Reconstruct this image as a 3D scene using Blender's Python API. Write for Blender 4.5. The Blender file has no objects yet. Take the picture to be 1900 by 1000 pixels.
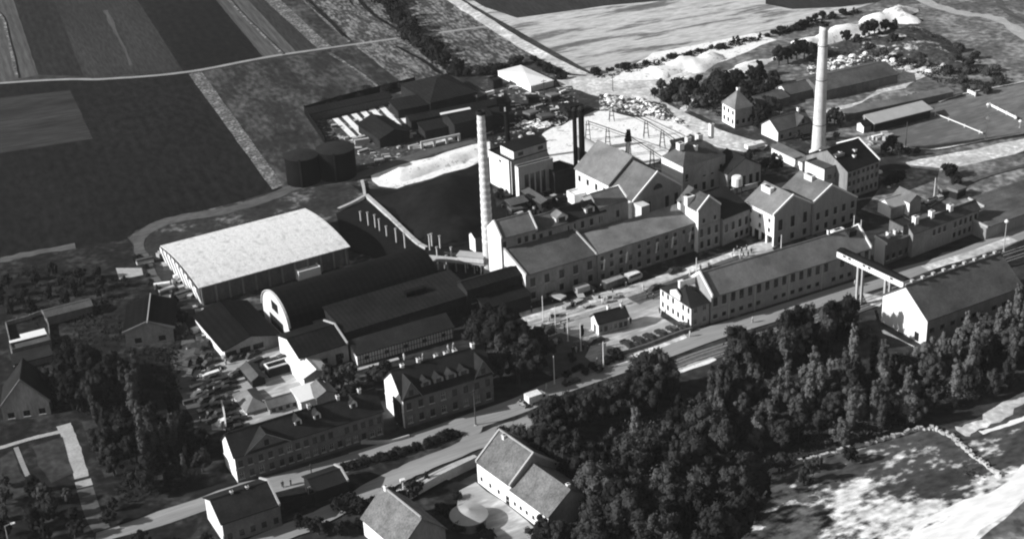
import bpy, bmesh, math, random
from mathutils import Vector, Matrix, noise
R=math.radians
random.seed(7)
S=bpy.context.scene
C=S.collection
# ------------------------------------------------------------------ camera of the survey aeroplane
CAMH=172.0; F=2850.0; TH=R(26.2); RO=R(-2.9); HD=R(28.2)
CAM=Vector((0,0,CAMH))
fw=Vector((0,math.cos(TH),-math.sin(TH))); up0=Vector((0,math.sin(TH),math.cos(TH))); rt0=Vector((1,0,0))
rt=rt0*math.cos(RO)+up0*math.sin(RO); upv=-rt0*math.sin(RO)+up0*math.cos(RO)
def P(x,y,z=0.0):                       # survey point: ground position read off the photograph
    d=fw*F+rt*(x-950)-upv*(y-500)
    return CAM+d*((z-CAMH)/d.z)
def px(p):
    q=Vector(p)-CAM; w=q.dot(fw)
    return 950+F*q.dot(rt)/w, 500-F*q.dot(upv)/w
def zat(x,y,py):                        # height above (x,y) that is seen at picture row py
    a,b=-5.0,120.0
    for _ in range(40):
        m=(a+b)/2
        if px((x,y,m))[1]>py: a=m
        else: b=m
    return a
def hgt(g,t): p=P(*g); return zat(p.x,p.y,t[1])
cd=bpy.data.cameras.new('camera'); cam=bpy.data.objects.new('camera',cd); C.objects.link(cam)
cd.sensor_width=36; cd.lens=F/1900*36; cd.clip_end=20000; cd.clip_start=1
M=Matrix((rt,upv,-fw)).transposed().to_4x4(); M.translation=CAM; cam.matrix_world=M
S.camera=cam
S.cycles.pixel_filter_type='BLACKMAN_HARRIS'; S.cycles.filter_width=2.1       # the soft old lens
# ------------------------------------------------------------------ light
SUN_AZ=R(13); SUN_EL=R(27)              # the way shadows run on the ground, height of the sun
sd=Vector((math.cos(SUN_AZ)*math.cos(SUN_EL),math.sin(SUN_AZ)*math.cos(SUN_EL),-math.sin(SUN_EL)))
ld=bpy.data.lights.new('sun','SUN'); ld.energy=4.6; ld.angle=R(.5); ld.color=(1,1,1)
lo=bpy.data.objects.new('sun',ld); C.objects.link(lo); lo.rotation_euler=sd.to_track_quat('-Z','Y').to_euler()
W=bpy.data.worlds.new('World'); S.world=W; W.use_nodes=True
nt=W.node_tree; bg=nt.nodes['Background']; sk=nt.nodes.new('ShaderNodeTexSky'); sk.sky_type='NISHITA'; sk.sun_disc=False
sk.sun_elevation=SUN_EL; sk.sun_rotation=math.atan2(-sd.x,-sd.y)
bw=nt.nodes.new('ShaderNodeRGBToBW'); nt.links.new(sk.outputs[0],bw.inputs[0]); nt.links.new(bw.outputs[0],bg.inputs[0]); bg.inputs[1].default_value=0.075
S.view_settings.view_transform='Standard'; S.view_settings.look='None'; S.view_settings.exposure=0.47; S.view_settings.gamma=1
# ------------------------------------------------------------------ materials (a black and white world: every colour is a grey)
def mat(name,c,rough=.9,amp=.3,scale=.35,stretch=(1,1,1),rot=0,c2=None,thr=None,fine=.25,soft=.06,spec=.06,stripe=None,det=6,fs=7.0,bias=None):
    m=bpy.data.materials.new(name); m.use_nodes=True; n=m.node_tree.nodes; l=m.node_tree.links
    b=n['Principled BSDF']; b.inputs['Roughness'].default_value=rough; b.inputs['Specular IOR Level'].default_value=spec
    tc=n.new('ShaderNodeTexCoord'); mp=n.new('ShaderNodeMapping'); mp.vector_type='TEXTURE'; mp.inputs['Scale'].default_value=[1/v for v in stretch]; mp.inputs['Rotation'].default_value=(0,0,rot)
    l.new(tc.outputs['Object'],mp.inputs['Vector'])
    a=n.new('ShaderNodeTexNoise'); a.inputs['Scale'].default_value=scale; a.inputs['Detail'].default_value=det; a.inputs['Roughness'].default_value=.62; l.new(mp.outputs[0],a.inputs['Vector'])
    f=n.new('ShaderNodeTexNoise'); f.inputs['Scale'].default_value=scale*fs; f.inputs['Detail'].default_value=4; l.new(mp.outputs[0],f.inputs['Vector'])
    def mth(op,x,y):
        k=n.new('ShaderNodeMath'); k.operation=op
        for i,v in ((0,x),(1,y)):
            if isinstance(v,(int,float)): k.inputs[i].default_value=v
            else: l.new(v,k.inputs[i])
        return k.outputs[0]
    def mr(x,a0,a1,b0,b1):
        k=n.new('ShaderNodeMapRange'); l.new(x,k.inputs[0])
        for i,v in enumerate((a0,a1,b0,b1)): k.inputs[i+1].default_value=v
        return k.outputs[0]
    base=mr(a.outputs[0],.25,.75,c*(1-amp),c*(1+amp))
    if c2 is not None:
        nz=a.outputs[0]
        if bias:
            (bx,by),(cx_,cy_),amt=bias; ln=(cx_-bx)**2+(cy_-by)**2; sp=n.new('ShaderNodeSeparateXYZ'); l.new(tc.outputs['Object'],sp.inputs[0])
            g=mth('ADD',mth('MULTIPLY',mth('SUBTRACT',sp.outputs[0],bx),(cx_-bx)/ln),mth('MULTIPLY',mth('SUBTRACT',sp.outputs[1],by),(cy_-by)/ln))
            nz=mth('ADD',nz,mr(g,0,1,-amt,amt))
        t=mr(mth('ADD',nz,mth('MULTIPLY',mth('SUBTRACT',f.outputs[0],.5),.35)),thr-soft,thr+soft,0,1)
        base=mth('ADD',mth('MULTIPLY',base,mth('SUBTRACT',1.0,t)),mth('MULTIPLY',t,c2))
    v=mth('MULTIPLY',base,mr(f.outputs[0],.3,.7,1-fine,1+fine))
    if stripe:
        w=n.new('ShaderNodeTexWave'); w.wave_type='BANDS'; w.bands_direction=stripe[0]; w.inputs['Scale'].default_value=stripe[1]
        w.inputs['Distortion'].default_value=stripe[3] if len(stripe)>3 else .6; w.inputs['Detail'].default_value=2; l.new(mp.outputs[0],w.inputs['Vector'])
        v=mth('MULTIPLY',v,mr(w.outputs['Fac'],0,1,1-stripe[2],1+stripe[2]))
    if name.startswith('leaf'):          # every tree its own tone
        oi=n.new('ShaderNodeObjectInfo'); v=mth('MULTIPLY',v,mr(oi.outputs['Random'],0,1,.6,1.45))
    if name.startswith('tile') or name.startswith('felt'):   # weathered patches, other ones on every roof
        oi=n.new('ShaderNodeObjectInfo'); ps=n.new('ShaderNodeTexNoise'); ps.noise_dimensions='4D'; ps.inputs['Scale'].default_value=.11; ps.inputs['Detail'].default_value=7; ps.inputs['Roughness'].default_value=.7
        l.new(tc.outputs['Object'],ps.inputs['Vector']); l.new(mth('MULTIPLY',oi.outputs['Random'],40.0),ps.inputs['W']); v=mth('MULTIPLY',v,mr(ps.outputs[0],.36,.64,.68,1.32))
        v=mth('MULTIPLY',v,mr(oi.outputs['Random'],0,1,.85,1.15))
    l.new(v,b.inputs['Base Color'])
    return m
Z3=(.25,.25,1)
mt={}
def D(k,*a,**w): mt[k]=mat(k,*a,**w)
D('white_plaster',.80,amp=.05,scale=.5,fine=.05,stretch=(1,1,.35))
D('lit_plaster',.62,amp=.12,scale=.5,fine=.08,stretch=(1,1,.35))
D('grey_plaster',.29,amp=.22,scale=.4,fine=.12,stretch=(1,1,.3))  # greyer copy for fronts away from the sun, shade put into the tone
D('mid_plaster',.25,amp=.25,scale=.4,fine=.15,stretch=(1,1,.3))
D('dark_brick',.13,amp=.3,scale=.6,fine=.2,stretch=(1,1,.4))
D('black_wall',.022,amp=.4,scale=.5,fine=.25)  # near-black wall grey; also paints the shade in gaps
D('tile_grey',.155,amp=.16,scale=.35,fine=.12,stripe=('Z',3.0,.05))
D('tile_mid',.085,amp=.2,scale=.35,fine=.15,stripe=('Z',3.0,.06))
D('tile_dark',.022,amp=.3,scale=.3,fine=.2,stripe=('Z',3.0,.07))
D('tile_old',.135,amp=.3,scale=.5,fine=.3,stripe=('Z',3.0,.08),fs=5)
D('tile_depot',.085,amp=.2,scale=.3,fine=.15)
D('factory_wall',.22,amp=.35,scale=.35,fine=.2,stretch=(1,1,.25))
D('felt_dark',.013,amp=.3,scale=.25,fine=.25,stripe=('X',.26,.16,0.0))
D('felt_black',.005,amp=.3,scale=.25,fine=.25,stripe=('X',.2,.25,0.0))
D('asbestos_white',.72,amp=.16,scale=.5,fine=.22,c2=.48,thr=.585,soft=.07,fs=4,det=9,stretch=(1.2,.8,1),stripe=('X',.13,.03,0.0))
D('trim_white',.75,amp=.06,fine=.04); D('trim_grey',.4,amp=.1,fine=.05)
D('glass',.02,rough=.2,amp=.2,spec=.5); D('glass_pale',.12,rough=.35,amp=.3,spec=.5)
D('frame_dark',.06); D('frame_pale',.45,amp=.1)
D('chimney_brick',.6,amp=.25,scale=.5,fine=.12,stripe=('Z',1.1,.12,.2)); D('chimney_band',.72,amp=.1)
D('stack_brick',.55,amp=.3,scale=.3,fine=.12,stripe=('Z',.55,.10,.1))
D('iron_black',.004,rough=.8,amp=.3); D('iron_dark',.02,rough=.7); D('timber',.08,amp=.4,scale=2); D('timber_pale',.4,amp=.2,scale=2)
D('concrete',.45,amp=.2,scale=.6,fine=.15); D('concrete_dark',.2,amp=.3)
D('bark',.05,amp=.4,scale=3)
D('leaf_dark',0.02,spec=.03,amp=.45,scale=.35,fine=.35); D('leaf_mid',0.045,spec=.03,amp=.45,scale=.35,fine=.35); D('leaf_pale',0.085,spec=.03,amp=.4,scale=.35,fine=.3)
D('leaf_haze',0.12,spec=.03,amp=.3,scale=.35,fine=.25)  # leaf grey lifted to imitate haze over the right-hand trees
D('paint_dark',.03,rough=.35,amp=.1,spec=.5); D('paint_white',.8,rough=.4,amp=.04,spec=.5); D('paint_grey',.3,rough=.4,amp=.1,spec=.5); D('tyre',.02)
D('cloth_dark',.04); D('cloth_pale',.5); D('skin',.45,amp=.05); D('flag_cloth',.6,amp=.1); D('flag_dark',.03)
# grounds
def ang(a,b): d=P(*b)-P(*a); return math.atan2(d.y,d.x)
FU=ang((255,0),(340,133)); FR=ang((1000,95),(1400,25)); FM=ang((0,230),(170,205)); FS=ang((1500,960),(1800,850))
D('g_base',.04,amp=.5,scale=.03,fine=.45,fs=14)
D('g_field_black',.0105,amp=.45,scale=.012,fine=.55,fs=30,det=9,stretch=(.6,1.3,1),rot=FU,stripe=('Y',.06,.10,.15)); D('g_field_dark',.02,amp=.4,scale=.02,fine=.45,fs=20,det=9,stretch=(.4,1.8,1),rot=FU,stripe=('Y',.06,.10,.15))
D('g_field_mid',.034,amp=.35,scale=.05,fine=.35,fs=11,stretch=(.3,2,1),rot=FU); D('g_field_grey',.085,amp=.25,scale=.03,fine=.3,fs=14,stretch=(.2,2.5,1),rot=FU,stripe=('Y',.05,.12,.2))
D('g_field_patch',.035,amp=.5,scale=.035,fine=.3,fs=8,stretch=(.4,2.4,1),rot=FM)
D('g_mottle',.034,amp=.4,scale=.07,fine=.5,c2=.085,thr=.57,soft=.12,fs=6,stretch=(.6,1.3,1),rot=FU)
D('g_strip',.12,amp=.3,scale=.25,fine=.6,fs=4,c2=.24,thr=.58,soft=.08); D('g_track',.30,amp=.2,scale=.3,fine=.15)
D('g_tufts',.07,amp=.4,scale=.16,fine=.6,c2=.2,thr=.54,soft=.09,fs=4,stretch=(.5,1.3,1),rot=FU)
D('g_pale_field',.56,amp=.5,scale=.085,fine=.35,c2=.14,thr=.525,soft=.05,fs=7,det=9,stretch=(.3,1.5,1),rot=FR,bias=(tuple(P(1250,60))[:2],tuple(P(1110,140))[:2],.03))
D('g_right',.13,amp=.55,scale=.07,fine=.5,fs=7,det=9,c2=.27,thr=.60,soft=.1); D('g_sport',.13,amp=.25,scale=.03,fine=.12,fs=16,c2=.22,thr=.60,soft=.14,stretch=(.4,1.6,1),rot=HD)
D('g_rough',.06,amp=.6,scale=.16,fine=.7,c2=.42,thr=.60,soft=.04,fs=5)
D('g_rubble',.06,amp=.6,scale=.3,fine=.7,c2=.72,thr=.54,soft=.04,fs=4)
D('lime',.86,amp=.1,scale=.2,fine=.12,c2=.42,thr=.625,soft=.04,fs=4); D('sand_pale',.55,amp=.4,scale=.12,fine=.3,fs=6,c2=.85,thr=.62,soft=.1)
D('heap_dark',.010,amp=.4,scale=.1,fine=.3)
D('g_yard',.37,amp=.3,scale=.10,fine=.2,fs=6,c2=.55,thr=.57,soft=.08,stretch=(.5,1.6,1),rot=HD); D('g_yard_dark',.038,amp=.55,scale=.11,fine=.4,c2=.16,thr=.62,soft=.07,fs=5)
D('g_road',.28,amp=.2,scale=.12,fine=.12,fs=7,stretch=(.2,2.5,1),rot=HD); D('g_road_dim',.10,amp=.35,scale=.14,fine=.25,fs=6,stretch=(.5,1.5,1),rot=HD)
D('g_path',.38,amp=.25,scale=.3,fine=.15); D('g_concrete',.34,amp=.12,scale=.3,fine=.08)
D('g_grass_dark',.018,amp=.55,scale=.1,fine=.5,fs=6,c2=.05,thr=.6,soft=.1); D('g_grass_mid',.045,amp=.45,scale=.1,fine=.45,fs=6)
D('g_woodfloor',.035,amp=.5,scale=.1,fine=.5,fs=5)
D('g_meadow',.075,amp=.6,scale=.10,fine=.5,fs=6,det=9,c2=.66,thr=.565,soft=.06,stretch=(.7,1.25,1),rot=FS,bias=(tuple(P(1530,830))[:2],tuple(P(1620,960))[:2],.12))
D('g_sandbank',.85,amp=.12,scale=.07,fine=.12,fs=7,c2=.13,thr=.66,soft=.03,stretch=(.6,1.8,1),rot=FS)
D('g_lawn',.085,amp=.25,scale=.1,fine=.2,fs=6); D('g_clutter',.02,amp=.6,scale=.25,fine=.6,c2=.38,thr=.61,soft=.03,fs=4)
D('rail_steel',.3,rough=.4,amp=.1,spec=.6); D('ballast',.13,amp=.4,scale=1.0,fine=.3)
# ------------------------------------------------------------------ mesh helpers
class MB:
    def __init__(s): s.v=[]; s.f=[]; s.m=[]; s.names=[]
    def mi(s,k):
        if k not in s.names: s.names.append(k)
        return s.names.index(k)
    def poly(s,pts,k):
        i=len(s.v); s.v+= [tuple(p) for p in pts]; s.f.append(tuple(range(i,i+len(pts)))); s.m.append(s.mi(k))
    def box(s,x0,x1,y0,y1,z0,z1,k,M=None):
        v=[Vector((x,y,z)) for z in (z0,z1) for y in (y0,y1) for x in (x0,x1)]
        if M: v=[M@p for p in v]
        i=len(s.v); s.v+=[tuple(p) for p in v]
        for f in ((0,2,3,1),(4,5,7,6),(0,1,5,4),(2,6,7,3),(0,4,6,2),(1,3,7,5)): s.f.append(tuple(i+a for a in f)); s.m.append(s.mi(k))
    def tube(s,a,b,r0,r1,k,n=8,cap=True):
        a=Vector(a); b=Vector(b); d=(b-a).normalized(); q=d.to_track_quat('Z','Y'); i=len(s.v)
        for c,r in ((a,r0),(b,r1)):
            for j in range(n):
                t=2*math.pi*j/n; s.v.append(tuple(c+q@Vector((r*math.cos(t),r*math.sin(t),0))))
        for j in range(n):
            s.f.append((i+j,i+(j+1)%n,i+n+(j+1)%n,i+n+j)); s.m.append(s.mi(k))
        if cap:
            s.f.append(tuple(i+n+j for j in range(n))); s.m.append(s.mi(k)); s.f.append(tuple(i+n-1-j for j in range(n))); s.m.append(s.mi(k))
    def lathe(s,prof,k,n=20,c=(0,0)):
        i=len(s.v)
        for r,z in prof:
            for j in range(n):
                t=2*math.pi*j/n; s.v.append((c[0]+r*math.cos(t),c[1]+r*math.sin(t),z))
        for a in range(len(prof)-1):
            for j in range(n):
                s.f.append((i+a*n+j,i+a*n+(j+1)%n,i+(a+1)*n+(j+1)%n,i+(a+1)*n+j)); s.m.append(s.mi(k))
        s.f.append(tuple(i+(len(prof)-1)*n+j for j in range(n))); s.m.append(s.mi(k))
    def prism(s,pts,y0,y1,k):           # polygon in x,z swept along y
        a=[(x,y0,z) for x,z in pts]; b=[(x,y1,z) for x,z in pts]; n=len(pts)
        s.poly(a,k); s.poly(b[::-1],k)
        for j in range(n): s.poly([a[(j+1)%n],a[j],b[j],b[(j+1)%n]],k)
    def mesh(s,name):
        me=bpy.data.meshes.new(name); me.from_pydata(s.v,[],s.f)
        for k in s.names: me.materials.append(mt[k])
        me.polygons.foreach_set('material_index',s.m); me.update(); return me
    def build(s,name,parent=None,smooth=False):
        me=s.mesh(name)
        if smooth: me.polygons.foreach_set('use_smooth',[True]*len(me.polygons))
        o=bpy.data.objects.new(name,me); C.objects.link(o)
        if parent: o.parent=parent
        return o
def tag(o,label,cat,group=None,kind=None):
    if label: o['label']=label
    if cat: o['category']=cat
    if group: o['group']=group
    if kind: o['kind']=kind
    return o
def thing(name,label,cat,loc=(0,0,0),rz=0,group=None):
    o=bpy.data.objects.new(name,None); C.objects.link(o); o.location=loc; o.rotation_euler=(0,0,rz); o.empty_display_size=.5
    return tag(o,label,cat,group)
def dup(root,loc,rz,label=None,group=None,scale=None):
    r=root.copy(); C.objects.link(r); r.location=loc; r.rotation_euler=(0,0,rz)
    if scale: r.scale=scale
    if label: r['label']=label
    if group: r['group']=group
    for ch in list(root.children):
        c=ch.copy(); C.objects.link(c); c.parent=r
        for g in ch.children:
            d=g.copy(); C.objects.link(d); d.parent=c
    return r
# ------------------------------------------------------------------ buildings
wcache={}
def winmesh(w,h,st):
    k=(round(w,2),round(h,2),st)
    if k in wcache: return wcache[k]
    b=MB(); fr='frame_pale' if st in('p','g') else 'frame_dark'; gl='glass_pale' if st=='g' else 'glass'; t=.09
    b.box(0,w,0,.03,0,h,gl)
    if st!='d':
        b.box(0,t,-.05,-.002,0,h,fr); b.box(w-t,w,-.05,-.002,0,h,fr); b.box(t,w-t,-.05,-.002,0,t,fr); b.box(t,w-t,-.05,-.002,h-t,h,fr)
        b.box(w/2-.03,w/2+.03,-.045,-.002,t,h-t,fr)
        if h>1.3: b.box(t,w-t,-.04,-.002,h*.62,h*.62+.05,fr)
    if st!='d': b.box(-.12,w+.12,-.28,-.002,-.14,-.005,'frame_pale')
    wcache[k]=b.mesh('window'); return wcache[k]
def prof_z(prof,s):
    for (a,za),(b,zb) in zip(prof,prof[1:]):
        if s<=b: return za+(zb-za)*(s-a)/max(b-a,1e-6)
    return prof[-1][1]
def wallgrid(mb,fn,L,H,holes,k,dep=.25):
    us=sorted({0,L}|{h[0] for h in holes}|{h[1] for h in holes}); zs=sorted({0,H}|{h[2] for h in holes}|{h[3] for h in holes})
    for z0,z1 in zip(zs,zs[1:]):
        run=None
        for u0,u1 in zip(us,us[1:]):
            um=(u0+u1)/2; zm=(z0+z1)/2
            hole=any(h[0]<um<h[1] and h[2]<zm<h[3] for h in holes)
            if hole:
                if run is not None: mb.poly([fn(run,z0,0),fn(u0,z0,0),fn(u0,z1,0),fn(run,z1,0)],k); run=None
            elif run is None: run=u0
        if run is not None: mb.poly([fn(run,z0,0),fn(L,z0,0),fn(L,z1,0),fn(run,z1,0)],k)
    for a,b,c,d in [h[:4] for h in holes]:
        for q in (((a,c),(b,c)),((b,c),(b,d)),((b,d),(a,d)),((a,d),(a,c))):
            (p,r),(s,t)=q; mb.poly([fn(p,r,0),fn(p,r,dep),fn(s,t,dep),fn(s,t,0)],k)
def bld(name,label,cat,g,t=None,ea=None,eb=None,h=None,L=None,Wd=None,head=None,roof=('flat',),axis='A',wall='grey_plaster',rf='tile_mid',
        win=(),par=(0,0),verge='trim_white',chim=(),dorm=(),cross=(),leftwall=None,ov=.35,group=None,holes=(),open_left=None,base=0,cornice=None):
    o=P(*g)
    if h is None: h=zat(o.x,o.y,t[1])
    if ea is not None:
        a=P(ea[0],ea[1],h)-Vector((o.x,o.y,h)); a.z=0
        if head is None: head=math.atan2(a.y,a.x)
    if head is None: head=HD
    u=Vector((math.cos(head),math.sin(head),0)); v=Vector((-math.sin(head),math.cos(head),0))
    if L is None: L=(P(ea[0],ea[1],h)-Vector((o.x,o.y,h))).dot(u)
    if Wd is None: Wd=(P(eb[0],eb[1],h)-Vector((o.x,o.y,h))).dot(v)
    T=thing(name,label,cat,(o.x,o.y,base),head,group)
    span,ext=(Wd,L) if axis=='A' else (L,Wd)
    kind=roof[0]
    def w2(uu,vv): return o+u*uu+v*vv
    def apexh(py,fr,e=0):
        p=w2(e*ext,fr*span) if axis=='A' else w2(fr*span,e*ext)
        return zat(p.x,p.y,py)
    if kind=='gable':
        fr=roof[2] if len(roof)>2 else .5; hz=h+roof[1] if roof[1]<25 else apexh(roof[1],fr)
        hf=roof[3] if len(roof)>3 else h
        prof=[(0,h),(fr*span,hz),(span,hf)]
    elif kind=='mono': prof=[(0,h),(span,h+roof[1])]
    elif kind=='arch':
        prof=[(span*.5*(1-math.cos(math.pi*i/14)),h+roof[1]*math.sin(math.pi*i/14)) for i in range(15)]
    elif kind=='seg':
        prof=[(span*i/12,h+roof[1]*(1-(2*i/12-1)**2)) for i in range(13)]
    elif kind=='hip': prof=[(0,h),(span*.5,h+roof[1]),(span,h)]
    else: prof=[(0,h),(span,h)]
    # walls
    wb=MB(); lw=leftwall or wall  # sunward left wall takes its own paler plaster: sunlight put into colour
    X=(lambda s,e,z:(e,s,z)) if axis=='A' else (lambda s,e,z:(s,e,z))
    HF=h if (axis=='A' or kind!='x') else h
    hl=[];hf_=[]
    for wn in win:
        side,n,z0,z1,ww=wn[:5]; st=wn[5] if len(wn)>5 else 'n'; r0,r1=(wn[6] if len(wn)>6 else (0,1))
        LL=L if side=='F' else Wd
        for i in range(n):
            c=LL*(r0+(r1-r0)*(i+.5)/n)+random.uniform(-.08,.08)
            if n>3 and random.random()<.06: continue
            if st in 'pgn' and n>2: st=random.choice({'p':'pnnd','g':'gpnn','n':'nnnd'}[wn[5] if len(wn)>5 else 'n'])
            (hf_ if side=='F' else hl).append((c-ww/2,c+ww/2,z0,min(z1,h-.15),st))
    hh=min(h,prof[-1][1]) if axis=='A' else h
    minz=min(prof[0][1],prof[-1][1])
    capz=minz
    # front (y=0), left (x=0)
    fh=prof[0][1] if axis=='A' else minz
    lh=minz if axis=='A' else prof[0][1]
    hz0=[q for q in hf_ if q[2]<fh-.3 and q[0]>.05 and q[1]<L-.05]; hz1=[q for q in hl if q[2]<lh-.3 and q[0]>.05 and q[1]<Wd-.05]
    wallgrid(wb,lambda a,z,d:(a,d,z),L,fh,[(q[0],q[1],q[2],min(q[3],fh-.1)) for q in hz0],wall)
    zl0=open_left or 0
    if open_left:
        wallgrid(wb,lambda a,z,d:(d,Wd-a,z+open_left),Wd,lh-open_left,[(Wd-q[1],Wd-q[0],q[2]-open_left,min(q[3],lh-.1)-open_left) for q in hz1],lw)
        for i in range(5):
            y=.05+(Wd-.6)*i/4; wb.box(0,.5,y,y+.5,0,open_left,lw)
        wb.poly([(0,0,open_left),(6,0,open_left),(6,Wd,open_left),(0,Wd,open_left)],wall); wb.poly([(6,0,0),(6,Wd,0),(6,Wd,open_left),(6,0,open_left)],'black_wall')
    else:
        wallgrid(wb,lambda a,z,d:(d,Wd-a,z),Wd,lh,[(Wd-q[1],Wd-q[0],q[2],min(q[3],lh-.1)) for q in hz1],lw)
    bk=prof[-1][1] if axis=='A' else minz; rk=minz if axis=='A' else prof[-1][1]
    wb.poly([(L,Wd,0),(0,Wd,0),(0,Wd,bk),(L,Wd,bk)],wall); wb.poly([(L,0,0),(L,Wd,0),(L,Wd,rk),(L,0,rk)],wall)
    if len(prof)>2 or prof[0][1]!=prof[-1][1]:
        cap=[(s,z) for s,z in prof]
        for e,kk in ((0,lw if axis=='A' else wall),(ext,wall)):
            pts=[X(s,e,z) for s,z in cap]
            if cap[0][1]>minz+.001: pts=[X(cap[0][0],e,minz)]+pts
            if cap[-1][1]>minz+.001: pts=pts+[X(cap[-1][0],e,minz)]
            if e==0 and axis=='A' or e and axis=='B': pts=pts[::-1]
            if kind!='hip': wb.poly(pts,kk)
    wb.build('wall',T)
    for q in hz0:
        if q[4]=='x': continue
        me=winmesh(q[1]-q[0],min(q[3],fh-.1)-q[2],q[4]); wo=bpy.data.objects.new('window',me); C.objects.link(wo); wo.parent=T; wo.location=(q[0],.15,q[2])
    for q in hz1:
        if q[4]=='x': continue
        me=winmesh(q[1]-q[0],min(q[3],lh-.1)-q[2],q[4]); wo=bpy.data.objects.new('window',me); C.objects.link(wo); wo.parent=T; wo.location=(.15,q[1],q[2]); wo.rotation_euler=(0,0,-math.pi/2)
    if cornice:
        cb=MB(); z=cornice*h; cb.box(-.12,L+.1,-.13,-.003,z,z+.22,wall); cb.box(-.13,-.003,-.003,Wd,z,z+.22,lw); cb.build('cornice',T)
    # roof
    rb=MB(); th=.22; e0,e1=-ov,ext+ov
    if par[0]: e0=.34
    if par[1]: e1=ext-.34
    if kind=='hip':
        r=min(span*.5,ext*.48); o_=ov
        q=lambda s,e,z:X(s,e,z)
        a,b,c,d=q(-o_,-o_,h-.1),q(-o_,ext+o_,h-.1),q(span+o_,ext+o_,h-.1),q(span+o_,-o_,h-.1)
        m1,m2=q(span/2,r,h+roof[1]),q(span/2,ext-r,h+roof[1])
        fs=[(a,b,m2,m1),(c,d,m1,m2),(d,a,m1),(b,c,m2)]
        for f in fs: rb.poly(f,rf)
        rb.poly([a,b,c,d],rf)
    elif kind=='flat':
        rb.box(.3,L-.3,.3,Wd-.3,h-.5,h-.15,rf)
        for x0,x1,y0,y1 in ((-.02,L+.02,-.02,.3),(-.02,L+.02,Wd-.3,Wd+.02),(-.02,.3,.3,Wd-.3),(L-.3,L+.02,.3,Wd-.3)): rb.box(x0,x1,y0,y1,h-.02,h+.25,verge if par[0] else rf)
    else:
        pp=list(prof)
        (s0,z0),(s1,z1)=pp[0],pp[1]; k0=(z1-z0)/max(s1-s0,.01); k0=min(k0,1.0); pp[0]=(s0-ov,z0-ov*k0)
        (s0,z0),(s1,z1)=pp[-1],pp[-2]; k1=(z0-z1)/max(s0-s1,.01); k1=max(k1,-1.0); pp[-1]=(s0+ov,z0+ov*k1)
        top=[(s,z+th) for s,z in pp]; bot=[(s,z+.02) for s,z in pp]
        for i in range(len(pp)-1):
            A_,B_=X(top[i][0],e0,top[i][1]),X(top[i][0],e1,top[i][1]); C_,D_=X(top[i+1][0],e1,top[i+1][1]),X(top[i+1][0],e0,top[i+1][1])
            rb.poly([A_,B_,C_,D_],rf)
            A_,B_=X(bot[i][0],e0,bot[i][1]),X(bot[i][0],e1,bot[i][1]); C_,D_=X(bot[i+1][0],e1,bot[i+1][1]),X(bot[i+1][0],e0,bot[i+1][1])
            rb.poly([D_,C_,B_,A_],rf)
            for e in (e0,e1): rb.poly([X(top[i][0],e,top[i][1]),X(top[i+1][0],e,top[i+1][1]),X(bot[i+1][0],e,bot[i+1][1]),X(bot[i][0],e,bot[i][1])],rf)
        for i in (0,-1): rb.poly([X(top[i][0],e0,top[i][1]),X(top[i][0],e1,top[i][1]),X(bot[i][0],e1,bot[i][1]),X(bot[i][0],e0,bot[i][1])],rf)
        if kind=='gable':
            s,z=pp[1]; 
            rr=MB(); 
            rb.poly([X(s-.2,e0,z+th+.02),X(s-.2,e1,z+th+.02),X(s,e1,z+th+.14),X(s,e0,z+th+.14)],rf); rb.poly([X(s,e0,z+th+.14),X(s,e1,z+th+.14),X(s+.2,e1,z+th+.02),X(s+.2,e0,z+th+.02)],rf)
    ro=rb.build('roof',T)
    if kind not in('flat','hip'):
        for i,e in ((0,-.03),(1,ext-.33)):
            if not par[i]: continue
            vb=MB(); pw=.36; ph=.34 if par[i]==1 else .6
            for (sa,za),(sb,zb) in zip(pp,pp[1:]):
                a=[X(sa,e,za+.03),X(sb,e,zb+.03),X(sb,e,zb+th+ph),X(sa,e,za+th+ph)]; b=[X(sa,e+pw,za+.03),X(sb,e+pw,zb+.03),X(sb,e+pw,zb+th+ph),X(sa,e+pw,za+th+ph)]
                vb.poly(a,verge); vb.poly(b,verge); vb.poly([a[2],a[3],b[3],b[2]],verge); vb.poly([a[0],a[1],b[1],b[0]],verge)
                vb.poly([a[0],b[0],b[3],a[3]],verge); vb.poly([a[1],b[1],b[2],a[2]],verge)
            vb.build('gable_coping',T)
    def rz_(fu,fv):
        s=fv*Wd if axis=='A' else fu*L
        if kind=='flat': return h-.15
        return prof_z(prof,s)
    for c in chim:
        fu,fv,w,hh_=c[:4]; k=c[4] if len(c)>4 else 'lit_plaster'; d=c[5] if len(c)>5 else w
        x,y=fu*L,fv*Wd; z=rz_(fu,fv)
        b=MB(); b.box(x-w/2,x+w/2,y-d/2,y+d/2,z-.8,z+hh_,k); b.box(x-w/2-.08,x+w/2+.08,y-d/2-.08,y+d/2+.08,z+hh_,z+hh_+.15,k)
        b.box(x-w/4,x+w/4,y-d/4,y+d/4,z+hh_+.15,z+hh_+.3,'iron_dark'); b.build('chimney',ro)
    def find_v(z):
        best=None
        for i in range(101):
            s=span*i/100
            if prof_z(prof,s)>=z: return s
        return span*.5
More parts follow.
